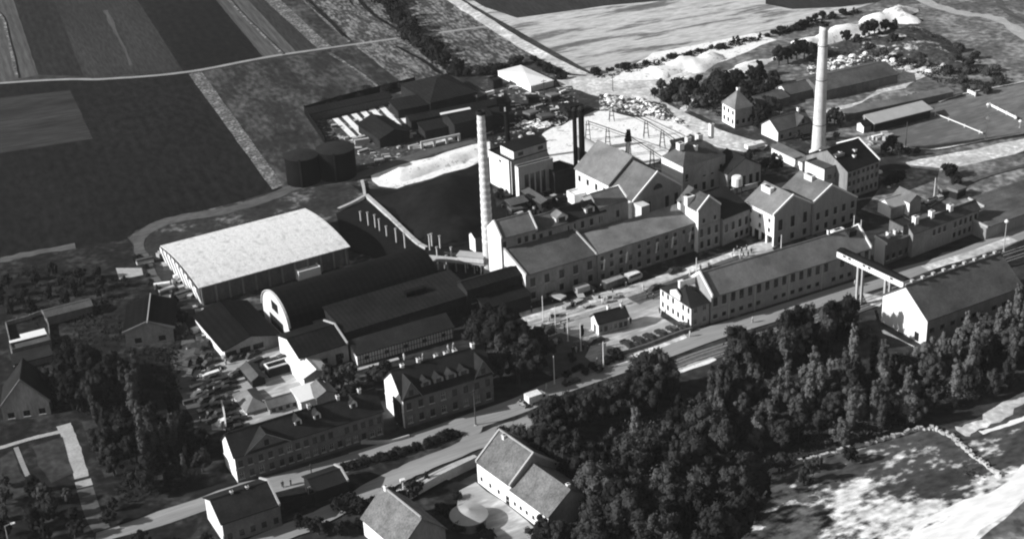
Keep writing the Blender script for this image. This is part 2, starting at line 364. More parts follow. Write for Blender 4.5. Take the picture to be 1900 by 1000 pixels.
    if axis=='A':
      for c in dorm:                     # small roof windows: fraction along, width, start v, wall height, rise
        fu,w,v0,hw,ri=c[:5]; kf=c[5] if len(c)>5 else lw; kr=c[6] if len(c)>6 else rf
        x=fu*L; z0=prof_z(prof,v0); zb=z0+hw; v1=find_v(zb); v2=find_v(min(zb+ri,max(z for s,z in prof)))
        b=MB(); b.prism([(x-w/2,z0-.3),(x+w/2,z0-.3),(x+w/2,zb),(x,zb+ri),(x-w/2,zb)],v0,v0+.2,kf)
        for sx in (-1,1):
            xx=x+sx*w/2; b.poly([(xx,v0+.2,z0-.3),(xx,v0+.2,zb),(xx,v1+.2,zb),(xx,v1+.2,zb-.4)],kf)
        b.box(x-w*.28,x+w*.28,v0-.03,v0-.004,z0+.25,zb-.05,'glass')
        d=b.build('dormer',ro)
        r2=MB(); r2.poly([(x-w/2-.15,v0-.2,zb-.1),(x,v0-.2,zb+ri+.08),(x,v2+.5,zb+ri+.08),(x-w/2-.15,v1+.4,zb-.1)],kr); r2.poly([(x+w/2+.15,v0-.2,zb-.1),(x,v0-.2,zb+ri+.08),(x,v2+.5,zb+ri+.08),(x+w/2+.15,v1+.4,zb-.1)],kr)
        r2.build('dormer_roof',ro)
      for c in cross:                    # full cross gable on the front: from fraction, to fraction, rise
        f0,f1,ri=c[:3]; x0,x1=f0*L,f1*L; xm=(x0+x1)/2; v2=find_v(h+ri)
        b=MB(); b.prism([(x0,h-.02),(x1,h-.02),(xm,h+ri)],-.06,.2,wall)
        b.box(xm-.5,xm+.5,-.10,-.064,h+.4,h+1.7,'glass'); b.build('gable',T)
        r2=MB()
        for xx,sg in ((x0-.3,-1),(x1+.3,1)):
            a=[(xx,-.4,h-.15),(xm,-.4,h+ri+.2),(xm,v2+.6,h+ri+.2),(xx,.5,h-.15)]
            r2.poly(a,rf); r2.poly([(p[0],p[1],p[2]-.14) for p in a],rf); r2.poly([a[0],a[1],(xm,-.4,h+ri+.06),(xx,-.4,h-.29)],'trim_grey')
        r2.build('gable_roof',ro)
    T['L']=0; del T['L']
    T_=dict(T=T,L=L,W=Wd,h=h,o=o,u=u,v=v,prof=prof,head=head,roof=ro)
    return T_
# ------------------------------------------------------------------ ground sheets
lev=[0]
def sheet(name,pts,k,kind='structure',world=False,jag=.5):
    lev[0]+=1; z=.004*lev[0]
    w=[P(*q) for q in pts] if not world else pts; out=[]
    for i,a in enumerate(w):
        c=w[(i+1)%len(w)]; n=max(1,min(40,int((c-a).length/4))); pr=Vector((-(c-a).y,(c-a).x,0)).normalized()
        for j in range(n):
            p=a.lerp(c,j/n); out.append(p+pr*(jag*2*noise.noise(Vector((p.x*.11,p.y*.11,lev[0]*3.3)))+jag*noise.noise(Vector((p.x*.5,p.y*.5,lev[0]*1.3)))))
    b=MB(); b.poly([(p.x,p.y,z) for p in out],k); o=b.build(name); o['kind']=kind
    if (o.data.polygons[0].normal.z<0): o.data.flip_normals()
    return o
def smooth(pts,n=6,world=False):
    w=[P(*q) for q in pts] if not world else pts; out=[]
    for i in range(len(w)-1):
        p0=w[max(i-1,0)];p1=w[i];p2=w[i+1];p3=w[min(i+2,len(w)-1)]
        for j in range(n):
            t=j/n; out.append(.5*((2*p1)+(-p0+p2)*t+(2*p0-5*p1+4*p2-p3)*t*t+(-p0+3*p1-3*p2+p3)*t**3))
    out.append(w[-1]); return out
def road(name,pts,wd,k,z=None,kind='structure',jit=0,smoothn=6):
    lev[0]+=1; z=.004*lev[0] if z is None else z
    c=smooth(pts,smoothn); b=MB(); L=[];Rr=[]
    for i,p in enumerate(c):
        d=(c[min(i+1,len(c)-1)]-c[max(i-1,0)]); d.z=0; d.normalize(); n=Vector((-d.y,d.x,0)); w0=wd if isinstance(wd,(int,float)) else wd[0]+(wd[1]-wd[0])*i/(len(c)-1)
        j=random.uniform(-jit,jit); L.append(p+n*(w0/2+j)); Rr.append(p-n*(w0/2+random.uniform(-jit,jit)))
    for i in range(len(c)-1): b.poly([(q.x,q.y,z) for q in (Rr[i],Rr[i+1],L[i+1],L[i])],k)
    o=b.build(name); o['kind']=kind; return o
def inside(p,poly):
    c=False; n=len(poly)
    for i in range(n):
        a=poly[i];b=poly[(i+1)%n]
        if (a.y>p.y)!=(b.y>p.y) and p.x<(b.x-a.x)*(p.y-a.y)/(b.y-a.y)+a.x: c=not c
    return c
def edist(p,poly):
    d=1e9;n=len(poly)
    for i in range(n):
        a=poly[i].xy;b=poly[(i+1)%n].xy;ab=b-a;t=max(0,min(1,(p.xy-a).dot(ab)/max(ab.length_squared,1e-9))); d=min(d,(a+ab*t-p.xy).length)
    return d
def mound(name,pts,H,k,slope=8,step=2.0,rough=.25,kind='structure',ns=.12):
    w=[P(*q) for q in pts]; x0=min(p.x for p in w)-step;x1=max(p.x for p in w)+step;y0=min(p.y for p in w)-step;y1=max(p.y for p in w)+step
    nx=int((x1-x0)/step)+2;ny=int((y1-y0)/step)+2; V=[];Fc=[];idx={}
    for j in range(ny):
        for i in range(nx):
            p=Vector((x0+i*step,y0+j*step,0)); d=edist(p,w); s=1 if inside(p,w) else -1; d=s*d+slope*rough*.9*noise.noise(Vector((p.x*.16,p.y*.16,7.7)))+slope*rough*.4*noise.noise(Vector((p.x*.6,p.y*.6,2.2))); s=1 if d>0 else -1; d=abs(d)
            t=max(0,min(1,d/slope)) if s>0 else -min(1,d/(step*2)); nz=noise.noise(Vector((p.x*ns,p.y*ns,3.1)))+.5*noise.noise(Vector((p.x*ns*3,p.y*ns*3,1.1)))
            z=H*math.sin(t*math.pi/2)*(1+rough*nz) if t>0 else t*1.2
            if t>-1: idx[(i,j)]=len(V); V.append((p.x,p.y,z))
    for j in range(ny-1):
        for i in range(nx-1):
            q=[(i,j),(i+1,j),(i+1,j+1),(i,j+1)]
            if all(a in idx for a in q): Fc.append([idx[a] for a in q])
    me=bpy.data.meshes.new(name); me.from_pydata(V,[],Fc); me.materials.append(mt[k]); me.polygons.foreach_set('use_smooth',[True]*len(Fc))
    o=bpy.data.objects.new(name,me); C.objects.link(o); o['kind']=kind; return o
# ------------------------------------------------------------------ trees
def rv(): 
    while True:
        v=Vector((random.uniform(-1,1),random.uniform(-1,1),random.uniform(-1,1)))
        if .05<v.length<1: return v.normalized()
def leaf(b,p,n,s,k):
    q=n.to_track_quat('Z','Y'); a=random.uniform(0,6.28); e=[]
    for i in range(4):
        t=a+i*math.pi/2; e.append(p+q@Vector((math.cos(t)*s*(1 if i%2 else .6),math.sin(t)*s*(1 if i%2 else .6),0)))
    b.poly(e,k)
def crown(kind,seed,k):
    random.seed(seed); b=MB()
    def lump(c,r,n,s,sq=1.0):
        # knobbly inner mass so that light does not leak, then leaf tufts outside it
        nu,nv=8,6; i0=len(b.v); o=random.random()*9
        for j in range(nv+1):
            for i in range(nu):
                th=math.pi*j/nv; ph=2*math.pi*i/nu; d=Vector((math.sin(th)*math.cos(ph),math.sin(th)*math.sin(ph),math.cos(th)))
                rr=r*.74*(1+.35*noise.noise(d*1.7+Vector((o,0,0)))); b.v.append((c.x+d.x*rr,c.y+d.y*rr,c.z+d.z*rr*sq))
        for j in range(nv):
            for i in range(nu): b.f.append((i0+j*nu+i,i0+j*nu+(i+1)%nu,i0+(j+1)*nu+(i+1)%nu,i0+(j+1)*nu+i)); b.m.append(b.mi(k))
        for i in range(n):
            d=rv(); 
            if d.z<-.5 and random.random()<.6: d.z=-d.z
            rr=r*random.uniform(.72,1.12)*(1+.25*noise.noise(d*2.3+Vector((o,0,0))))
            p=c+Vector((d.x*rr,d.y*rr,d.z*rr*sq)); leaf(b,p,(d+rv()*.55).normalized(),s*random.uniform(.6,1.3),k)
    if kind=='broad':
        lump(Vector((0,0,5.2)),2.3,120,.26); lean=Vector((random.uniform(-.5,.5),random.uniform(-.5,.5),0)); ex=random.uniform(.8,1.25); top=random.uniform(6.8,8.6)
        for i in range(34):
            a=random.uniform(0,6.28); rr=random.uniform(.6,3.5); z=random.uniform(2.8,top); rr*=(1-abs(z-4.9)/5.4)*ex
            lump(Vector((rr*math.cos(a),rr*math.sin(a)/ex,z))+lean*(z/5),random.uniform(.55,1.25),62,.2,random.uniform(.8,1.25))
    elif kind=='poplar':
        n=16
        for i in range(n):
            z=1.8+i*.72; r=1.25*math.sin(math.pi*min(1,(i+2.2)/(n+2)))**.6*random.uniform(.75,1.1); a=i*2.4
            lump(Vector((.45*math.cos(a),.45*math.sin(a),z)),r*.85,60,.26,1.55)
    elif kind=='rough':
        for i in range(20):
            a=random.uniform(0,6.28); rr=random.uniform(.3,2.9); lump(Vector((rr*math.cos(a)*.8,rr*math.sin(a)*.8,random.uniform(1.8,8.0)-rr*.9)),random.uniform(.45,.95),70,.2,1.6)
    else: # bush
        for i in range(5):
            a=random.uniform(0,6.28); rr=random.uniform(0,.9); lump(Vector((rr*math.cos(a),rr*math.sin(a),random.uniform(.7,1.4))),random.uniform(.6,1.0),60,.24,.9)
    return b
def trunkm(kind,seed):
    random.seed(seed+50); b=MB(); hgt_={'broad':6,'poplar':10,'rough':5.5,'bush':1.2}[kind]; r={'broad':.32,'poplar':.28,'rough':.25,'bush':.08}[kind]
    b.tube((0,0,-.3),(0.05,.05,hgt_*.45),r,r*.75,'bark'); b.tube((.05,.05,hgt_*.45),(0,.1,hgt_),r*.75,r*.3,'bark')
    for i in range(5):
        a=i*1.3+random.random(); z=hgt_*(.35+.1*i); l=hgt_*(.3 if kind!='poplar' else .12); b.tube((0.03,.03,z),(l*math.cos(a),l*math.sin(a),z+l*.8),r*.45,r*.15,'bark',5)
    return b.mesh('trunk')
tc={}
def tree(at,h,kind='broad',k='leaf_dark',label='',group=None,name=None,world=False):
    p=P(*at) if not world else at
    sv=random.getstate(); key=(kind,k,int(random.random()*6)); 
    if key not in tc:
        sd=(hash_kind[kind]*31+key[2]*7); me=crown(kind,sd,k).mesh('crown'); tc[key]=(me,trunkm(kind,sd)); random.setstate(sv); random.random()
    me,tm=tc[key]; full={'broad':9.3,'poplar':14.0,'rough':8.2,'bush':2.2}[kind]; s=h/full; ws=s*random.uniform(.88,1.15)
    T=thing(name or {'broad':'broadleaf_tree','poplar':'poplar_tree','rough':'young_tree','bush':'bush'}[kind],label,'bush' if kind=='bush' else 'tree',(p.x,p.y,0),random.uniform(0,6.28),group); T.scale=(ws,ws,s)
    for n_,m_ in (('trunk',tm),('crown',me)):
        o=bpy.data.objects.new(n_,m_); C.objects.link(o); o.parent=T
    return T
hash_kind={'broad':1,'poplar':2,'rough':3,'bush':4}
def wood(poly,n,sp,hs,kinds,ks,label,group,seed):
    random.seed(seed); w=[P(*q) for q in poly]; x0=min(p.x for p in w);x1=max(p.x for p in w);y0=min(p.y for p in w);y1=max(p.y for p in w); got=[];tr=0
    while len(got)<n and tr<n*60:
        tr+=1; p=Vector((random.uniform(x0,x1),random.uniform(y0,y1),0))
        if inside(p,w) and all((p-q).length>sp for q in got): got.append(p)
    for p in got:
        kd=random.choice(kinds); tree(p,random.uniform(*hs)*(1.55 if kd=='poplar' else 1),kd,random.choice(ks),(label[kd] if isinstance(label,dict) else label),(group[kd] if isinstance(group,dict) else group),world=True)
def row(pts,n,hs,kinds,ks,label,group,seed,j=1.2):
    random.seed(seed); c=smooth(pts,8)
    for i in range(n):
        p=c[int((len(c)-1)*(i+random.random()*.6)/n)]+Vector((random.uniform(-j,j),random.uniform(-j,j),0)); kd=random.choice(kinds)
        tree(p,random.uniform(*hs),kd,random.choice(ks),label,group,world=True)
# ================================================================== THE GROUND
b=MB(); b.poly([(-2600,-700,-.02),(2600,-700,-.02),(2600,3600,-.02),(-2600,3600,-.02)],'g_base'); o=b.build('ground'); o['kind']='structure'
sheet('field',[(-400,-200),(-60,-200),(25,0),(71,139),(0,155),(-400,190)],'g_field_grey',jag=.12)
sheet('field',[(-60,-200),(40,-200),(100,0),(156,142),(71,139),(25,0)],'g_field_dark',jag=.12)
sheet('field',[(40,-200),(160,-200),(255,0),(340,133),(156,144),(100,0)],'g_field_mid',jag=.12)
sheet('field',[(160,-200),(270,-200),(400,0),(490,108),(340,133),(255,0)],'g_field_black',jag=.12)
sheet('field',[(270,-200),(320,-200),(460,0),(552,99),(490,108),(400,0)],'g_field_grey',jag=.12)
sheet('field',[(320,-200),(350,-200),(490,0),(590,91),(552,99),(460,0)],'g_field_mid',jag=.12)
sheet('field',[(350,-200),(375,-200),(520,0),(615,87),(590,91),(490,0)],'g_strip',jag=.12)
sheet('field',[(375,-200),(410,-200),(563,0),(660,80),(615,87),(520,0)],'g_mottle',jag=.12)
sheet('field',[(410,-200),(520,-200),(695,0),(790,66),(660,80),(563,0)],'g_tufts',jag=.12)
sheet('field',[(540,-200),(640,-200),(838,0),(905,50),(1000,100),(960,125),(880,140),(840,135),(790,66),(705,0)],'g_tufts',jag=.12)
sheet('field',[(650,-200),(1700,-200),(1640,0),(1560,28),(1420,72),(1250,115),(1105,138),(1080,125),(860,0)],'g_pale_field',jag=.12)
sheet('field',[(700,-200),(1450,-200),(1250,0),(1120,12),(960,34),(900,14),(868,-4)],'g_field_mid',jag=.12)
sheet('field',[(1420,-60),(1700,-60),(1640,4),(1560,14),(1470,18),(1420,8)],'g_field_mid',jag=.12)
sheet('grassland',[(1560,28),(1640,0),(1720,-200),(2600,-200),(2600,260),(1900,262),(1700,300),(1640,280),(1450,240),(1330,230),(1200,170),(1240,125),(1420,72)],'g_right')
sheet('field',[(-400,195),(0,155),(120,149),(352,135),(524,350),(430,378),(330,400),(250,428),(236,448),(0,485),(-400,560)],'g_field_black',jag=.12)
sheet('field',[(-300,215),(130,168),(172,258),(0,285),(-300,330)],'g_field_patch',jag=.12)
sheet('field',[(372,134),(700,78),(770,69),(832,137),(760,165),(565,200),(600,268),(620,330),(526,352)],'g_mottle',jag=.12)
sheet('field',[(655,83),(772,69),(832,137),(790,152),(740,150)],'g_tufts',jag=.12)
sheet('grass_strip',[(350,138),(374,134),(526,345),(505,352)],'g_strip',jag=.12)
road('dirt_track',[(-300,190),(-80,164),(0,155),(120,148),(200,147),(350,134),(500,106),(700,77),(900,50),(912,48)],2.0,'g_track',jit=.15)
road('dirt_track',[(195,20),(215,60),(245,122)],1.6,'g_field_grey',jit=.5)
road('white_road',[(700,-90),(840,0),(905,42),(985,92),(1085,142)],5.0,'sand_pale',jit=.3)
road('dirt_track',[(1600,-60),(1720,4),(1790,26),(1850,36),(1930,85),(2200,260)],4.5,'g_path',jit=.8)
road('dirt_track',[(1840,-20),(1880,30),(1990,70)],3,'g_field_grey',jit=.5)
# works ground
sheet('yard_ground',[(236,440),(330,402),(520,358),(620,330),(600,268),(565,200),(760,168),(870,145),(960,120),(1040,135),(1100,140),(1200,170),(1330,230),(1450,240),(1640,280),(1700,300),(1640,400),(1560,470),(1290,640),(1120,700),(1020,700),(930,650),(860,640),(640,740),(560,760),(420,790),(350,760),(330,620),(262,480)],'g_yard_dark')
sheet('chalk_ground',[(1085,142),(1110,135),(1240,112),(1320,95),(1400,80),(1395,95),(1330,118),(1280,150),(1205,172),(1240,195),(1330,240),(1400,262),(1395,285),(1330,275),(1260,240),(1200,205),(1150,190),(1040,160),(1030,140)],'sand_pale')
sheet('chalk_ground',[(860,170),(940,150),(985,172),(1060,160),(1075,180),(1010,205),(930,215),(870,190)],'g_rough')
sheet('rough_ground',[(1110,175),(1180,180),(1290,240),(1245,228),(1180,214),(1110,205)],'g_rubble')
sheet('rough_ground',[(940,215),(1050,185),(1100,200),(1060,226),(1005,248),(950,262)],'g_grass_dark')
sheet('lime_pond',[(1003,250),(1060,226),(1105,206),(1180,214),(1250,228),(1295,246),(1255,262),(1240,290),(1180,318),(1100,316),(1040,312),(1020,290)],'lime',jag=1.8)
sheet('lime_strip',[(1210,100),(1400,62),(1440,75),(1300,130),(1210,150),(1130,150)],'lime')
road('dirt_track',[(1150,165),(1215,196),(1290,236),(1340,262),(1420,275)],5,'sand_pale',jit=.4)
road('dirt_track',[(1262,210),(1285,185),(1310,168)],2,'sand_pale',jit=.3)
sheet('rubble_ground',[(1500,115),(1610,100),(1700,118),(1760,112),(1750,135),(1660,135),(1560,135),(1500,140)],'g_rubble')
sheet('sand_ground',[(1533,205),(1600,188),(1650,150),(1632,128),(1680,132),(1740,120),(1760,130),(1700,150),(1680,165),(1640,172),(1570,205),(1535,215)],'sand_pale')
sheet('rough_ground',[(1590,215),(1700,172),(1730,190),(1620,222)],'g_rough')
sheet('sports_field',[(1740,190),(1880,158),(2100,110),(2400,150),(2200,200),(1900,250),(1832,262),(1700,285),(1640,268),(1620,250),(1725,225)],'g_sport')
sheet('sand_ground',[(1680,303),(1780,284),(1900,258),(2200,200),(2300,230),(1900,282),(1790,312),(1740,318),(1690,312)],'sand_pale')
sheet('grassland',[(1690,312),(1740,318),(1900,285),(2300,235),(2500,330),(1900,372),(1700,420),(1600,390),(1640,340)],'g_right')
sheet('timber_yard_ground',[(590,232),(640,216),(720,188),(760,200),(775,262),(800,290),(700,312),(665,305),(640,262),(600,262)],'g_rough')
for i in range(7):
    x=622+i*17; road('board_walk',[(x,221-i*4.5),(x+34,255-i*4.0)],1.9,'lime',smoothn=1)
sheet('lime_strip',[(690,326),(712,313),(800,292),(906,264),(908,292),(868,312),(800,330),(735,352),(706,346)],'lime',jag=1.0)
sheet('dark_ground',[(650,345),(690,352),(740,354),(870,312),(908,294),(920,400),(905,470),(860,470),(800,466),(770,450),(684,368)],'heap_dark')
road('dirt_track',[(345,640),(318,590),(290,540),(265,490),(252,450),(290,420),(340,405),(420,392),(500,368),(560,345),(640,335),(700,316),(800,282),(880,262)],4.6,'g_road_dim',jit=.3)
road('gravel_path',[(780,272),(860,250),(1000,205),(1060,180)],2.6,'sand_pale',jit=.3)
sheet('courtyard',[(960,595),(1010,572),(1165,535),(1300,492),(1385,462),(1420,452),(1440,470),(1300,512),(1240,520),(1222,540),(1222,590),(1284,622),(1330,606),(1290,632),(1120,690),(1040,706),(1020,680),(1000,640),(965,640),(940,620)],'g_yard')
road('factory_road',[(968,590),(1040,572),(1160,542),(1280,506),(1400,464),(1480,430)],5,'sand_pale',jit=.2)
road('asphalt_lane',[(1175,560),(1270,522),(1380,480)],4.5,'g_road_dim',jit=.2)
sheet('lawn',[(1000,632),(1044,617),(1098,638),(1090,662),(1118,690),(1040,706),(1018,690)],'g_lawn')
# main street, lower lane and railway
sheet('verge',[(150,1010),(500,915),(700,850),(880,790),(960,765),(1130,695),(1330,640),(1600,545),(1600,575),(1330,665),(1120,745),(960,800),(700,905),(500,1000),(400,1040)],'g_grass_dark')
road('main_street',[(60,1040),(180,992),(290,962),(400,925),(520,896),(640,862),(760,824),(880,782),(966,752),(1030,722),(1130,687),(1235,651),(1320,620),(1440,583),(1560,545),(1650,517),(1760,486),(1840,456),(1900,432),(2100,370)],6.2,'g_road')
road('pavement',[(650,846),(760,813),(850,784),(940,754)],2.2,'g_concrete',z=.13)
road('lane',[(360,1060),(505,1000),(610,953),(714,897),(760,874),(862,832),(940,800),(1010,775)],5.0,'g_road',jit=.3)
road('lane',[(862,832),(875,806),(886,780)],3.2,'g_road',jit=.2)
for k in range(2):
    dy=k*13; road('railway_bed',[(1180,708+dy),(1260,672+dy),(1340,644+dy),(1480,602+dy),(1600,560+dy),(1700,525+dy),(1850,478+dy),(2000,430+dy)],2.6,'ballast')
    for dd in (-2.6,2.6): road('rail',[(1180,708+dy+dd),(1260,672+dy+dd),(1340,644+dy+dd),(1480,602+dy+dd),(1600,560+dy+dd),(1700,525+dy+dd),(1850,478+dy+dd),(2000,430+dy+dd)],.22,'rail_steel',z=.42)
road('gravel_path',[(1255,694),(1290,681),(1328,668)],2.6,'lime',jit=.2)
road('gravel_path',[(1270,712),(1330,712),(1400,705),(1460,690),(1520,668),(1600,640),(1640,625)],1.6,'g_path',jit=.2)
sheet('sand_ground',[(1600,545),(1640,552),(1632,572),(1605,566)],'sand_pale')
road('gravel_path',[(1636,615),(1680,640),(1715,655)],1.3,'lime'); road('gravel_path',[(1650,600),(1700,628)],1.0,'sand_pale')

road('asphalt_lane',[(1716,500),(1800,474),(1880,445)],3,'sand_pale')
sheet('dark_ground',[(1640,548),(1690,516),(1856,464),(1905,448),(1905,490),(1700,560)],'g_grass_dark')
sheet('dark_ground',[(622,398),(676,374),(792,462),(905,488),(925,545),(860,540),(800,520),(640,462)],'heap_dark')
sheet('parking_ground',[(1120,672),(1270,618),(1278,630),(1230,648),(1130,684)],'sand_pale')
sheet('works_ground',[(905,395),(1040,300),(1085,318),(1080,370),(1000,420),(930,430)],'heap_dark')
sheet('works_ground',[(840,225),(935,200),(1000,190),(1060,178),(1090,200),(1010,245),(945,300),(905,262)],'g_clutter')
road('dirt_track',[(1820,388),(1900,360),(2000,325)],1.2,'g_path'); road('dirt_track',[(1828,412),(1900,392),(2000,360)],1.6,'g_path')
# lower left gardens
sheet('garden_ground',[(-300,560),(0,484),(236,446),(262,490),(330,620),(350,760),(420,800),(440,900),(180,990),(150,1100),(-300,1100)],'g_grass_dark')
road('dirt_track',[(340,650),(345,700),(370,770),(410,800)],5,'g_road_dim',jit=.8)
road('garden_path',[(118,790),(135,830),(152,888)],3.0,'g_path',jit=.15,smoothn=8); road('garden_path',[(154,893),(158,905)],3.2,'g_path'); road('garden_path',[(158,908),(175,960),(190,985)],3.2,'g_road_dim')
road('garden_path',[(-60,850),(0,833),(60,815),(112,803)],1.3,'g_path',jit=.1); road('garden_path',[(30,832),(42,862),(52,885)],1.0,'g_road')
road('garden_path',[(-30,495),(40,476),(140,458)],3,'g_road_dim',jit=.6)
sheet('garden_bed',[(0,850),(28,836),(60,915),(20,930),(-60,900)],'g_grass_mid'); sheet('garden_bed',[(60,830),(118,812),(138,880),(90,900)],'g_grass_mid')
for i in range(5): sheet('garden_bed',[(152+i*9,785+i*22),(176+i*9,779+i*22),(183+i*9,795+i*22),(159+i*9,801+i*22)],'g_grass_mid')
sheet('garden_bed',[(215,500),(262,500),(266,512),(228,520)],'g_path')
sheet('dark_ground',[(740,930),(830,890),(880,905),(850,935),(800,960),(840,1040),(800,1060),(740,990)],'g_grass_dark')  # dark sheet painted where the farm court lies in shadow
sheet('farm_court',[(850,912),(885,896),(1000,990),(960,1040),(880,1020),(905,985),(850,940)],'g_yard')
sheet('yard_ground',[(385,680),(540,640),(560,670),(600,760),(480,800),(395,800)],'g_yard')
# lower right meadow
sheet('wood_floor',[(1000,1200),(1010,780),(1130,745),(1340,665),(1620,575),(1640,620),(1720,660),(1900,560),(2300,430),(2300,620),(1900,735),(1760,800),(1700,795),(1500,850),(1430,875),(1370,1000),(1300,1200)],'g_woodfloor')
sheet('meadow',[(1370,1000),(1430,878),(1500,855),(1700,798),(1760,800),(1900,735),(2300,610),(2500,1300),(1200,1300)],'g_meadow',jag=1.0)
sheet('sand_bank',[(1590,1200),(1700,985),(1760,955),(1830,915),(1862,893),(1900,868),(2100,800),(2150,900),(1900,930),(1850,968),(1800,1010),(1700,1200)],'g_sandbank',jag=1.2)
sheet('grassland',[(1812,1005),(1860,965),(1905,930),(2150,860),(2300,1100),(1700,1200)],'g_right')
road('gravel_path',[(1780,805),(1830,785),(1900,742),(2000,700)],3.2,'sand_pale',jit=.7); road('gravel_path',[(1820,806),(1870,790),(1920,770)],1.3,'lime',jit=.3)
road('dirt_track',[(1700,400),(1800,340),(1900,310),(2000,290)],1.5,'g_field_grey'); 
for l in ([(422,-40),(424,0),(524,102)],[(-10,20),(8,44),(32,146)],[(640,-10),(660,20),(745,72)],[(610,100),(665,135),(712,172)],[(545,-20),(560,0),(648,80)],[(705,60),(755,82),(800,120)]): road('wheel_track',l,1.0,'g_strip',jit=.2)
for l in ([(655,-10),(700,35),(765,70)],[(735,88),(790,118),(818,140)],[(560,-10),(640,70)]): road('wheel_track',l,1.4,'g_field_black',jit=.3)
for dd in (0,5,14,19): road('rail',[(980,604+dd),(1060,578+dd),(1180,541+dd),(1290,508+dd),(1400,470+dd)],.2,'ballast',smoothn=4)
for l in ([(1742,192),(1790,176),(1880,158),(1990,134)],[(1830,262),(1900,250),(2000,232)],[(1640,268),(1720,280),(1790,270),(1832,262)],[(1700,420),(1790,392),(1900,352)],[(1810,430),(1900,398),(1980,372)]): road('pale_edge',l,.7,'sand_pale',jit=.1)
# heaps
mound('lime_heap',[(700,330),(722,314),(800,296),(902,270),(904,288),(860,305),(800,322),(735,345)],2.2,'lime',slope=7,step=1.6)
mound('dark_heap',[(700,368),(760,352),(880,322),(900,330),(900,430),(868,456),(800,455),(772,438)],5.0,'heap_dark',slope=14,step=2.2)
mound('spoil_heap',[(1480,82),(1560,50),(1640,22),(1690,18),(1712,40),(1660,48),(1600,72),(1520,90),(1470,96)],3.0,'lime',slope=9,step=2.0,rough=.6)
mound('spoil_heap',[(1330,140),(1370,122),(1440,104),(1480,92),(1484,100),(1440,114),(1370,140)],1.6,'lime',slope=5,step=1.6,rough=.6)
mound('spoil_heap',[(1195,128),(1250,112),(1330,98),(1345,112),(1290,135),(1220,150)],2.2,'lime',slope=7,step=1.8,rough=.7)
mound('spoil_slope',[(1500,90),(1600,70),(1700,44),(1780,90),(1800,130),(1700,118),(1600,102),(1500,118)],3,'g_rough',slope=16,step=4)
mound('rubble_heap',[(1180,182),(1230,196),(1285,238),(1250,228),(1190,212)],1.4,'g_rubble',slope=3,step=1.5,rough=.8,ns=.5)
mound('rubble_heap',[(960,232),(1040,205),(1060,222),(1000,246)],1.6,'g_rubble',slope=4,step=1.5,rough=.8,ns=.5)
mound('rubble_heap',[(1520,118),(1600,104),(1650,120),(1600,130),(1530,132)],1.5,'g_rubble',slope=4,step=1.8,rough=.9,ns=.5)
#@@PART3
# ================================================================== THE WORKS
WIN2=lambda n,h: (('F',n,1.0,2.6,1.1,'p'),('F',n,4.2,5.9,1.1,'p'))
# white segmental-roofed store
q=bld('storage_hall','long storage hall with shallow curved white roof and finned white end wall','hall',(376,566),(373,533),(645,458),(303,457),roof=('seg',1.3),wall='dark_brick',leftwall='black_wall',rf='asbestos_white',ov=.5)  # near-black end wall puts the shadow between the fins into colour
T=q['T']
for i in range(9):
    b=MB(); y=q['W']*(i+.1)/8.8; zt=q['h']+1.3*(1-(2*y/q['W']-1)**2)-.15
    fw_=q['W']/8.8*.55; b.poly([(-.02,y,0),(-1.0,y,zt-.9),(-1.0,y,zt),(-.02,y,zt)],'white_plaster'); b.poly([(-.02,y+fw_,0),(-1.0,y+fw_,zt-.9),(-1.0,y+fw_,zt),(-.02,y+fw_,zt)],'white_plaster'); b.poly([(-.02,y,0),(-1.0,y,zt-.9),(-1.0,y+fw_,zt-.9),(-.02,y+fw_,0)],'white_plaster'); b.poly([(-1.0,y,zt-.9),(-1.0,y,zt),(-1.0,y+fw_,zt),(-1.0,y+fw_,zt-.9)],'white_plaster'); b.build('fin',T)
for i in range(12):
    b=MB(); x=q['L']*(i+.02)/11.3; b.box(x,x+.5,-.35,-.004,0,q['h']-.35,'factory_wall'); b.build('pilaster',T)
# white loading roof behind the arched hall
bld('loading_shed','small white roofed shed between the white hall and the arched hall','shed',(556,524),h=2.6,L=6,Wd=3.5,wall='white_plaster',rf='trim_white',roof=('flat',),par=(1,1))
# arched hall
q=bld('arched_hall','dark barrel roofed hall with bright arched front','hall',(541,640),(540,611),(817,527),(490,561),roof=('arch',5.7),wall='black_wall',leftwall='lit_plaster',rf='felt_black',ov=.2,
      win=(('L',1,.2,3.6,8.5,'d'),))
T=q['T']; b=MB(); Wd=q['W']; hh=q['h']
for i in range(20):
    a0=math.pi*i/20; a1=math.pi*(i+1)/20
    f=lambda a,r:(Wd/2*(1-math.cos(a)*r),hh+5.9*math.sin(a)*r)
    p=[f(a0,1.0),f(a1,1.0),f(a1,1.02),f(a0,1.02)]
    b.poly([(-.3,s,z) for s,z in p],'white_plaster'); b.poly([(.3,s,z) for s,z in p],'white_plaster'); b.poly([(-.3,*p[2]),(-.3,*p[3]),(.3,*p[3]),(.3,*p[2])],'lit_plaster')
b.build('arch_rim',T)
b=MB(); b.box(-.06,-.01,Wd*.38,Wd*.62,hh+1.2,hh+3.6,'glass'); b.build('arch_window',T)
bld('side_shed','low dark lean-to with grey front wall under the arched hall','shed',(590,632),h=4.2,L=13,Wd=5,wall='mid_plaster',rf='felt_dark',roof=('mono',.6),win=(('F',4,1,2.6,1.6),))
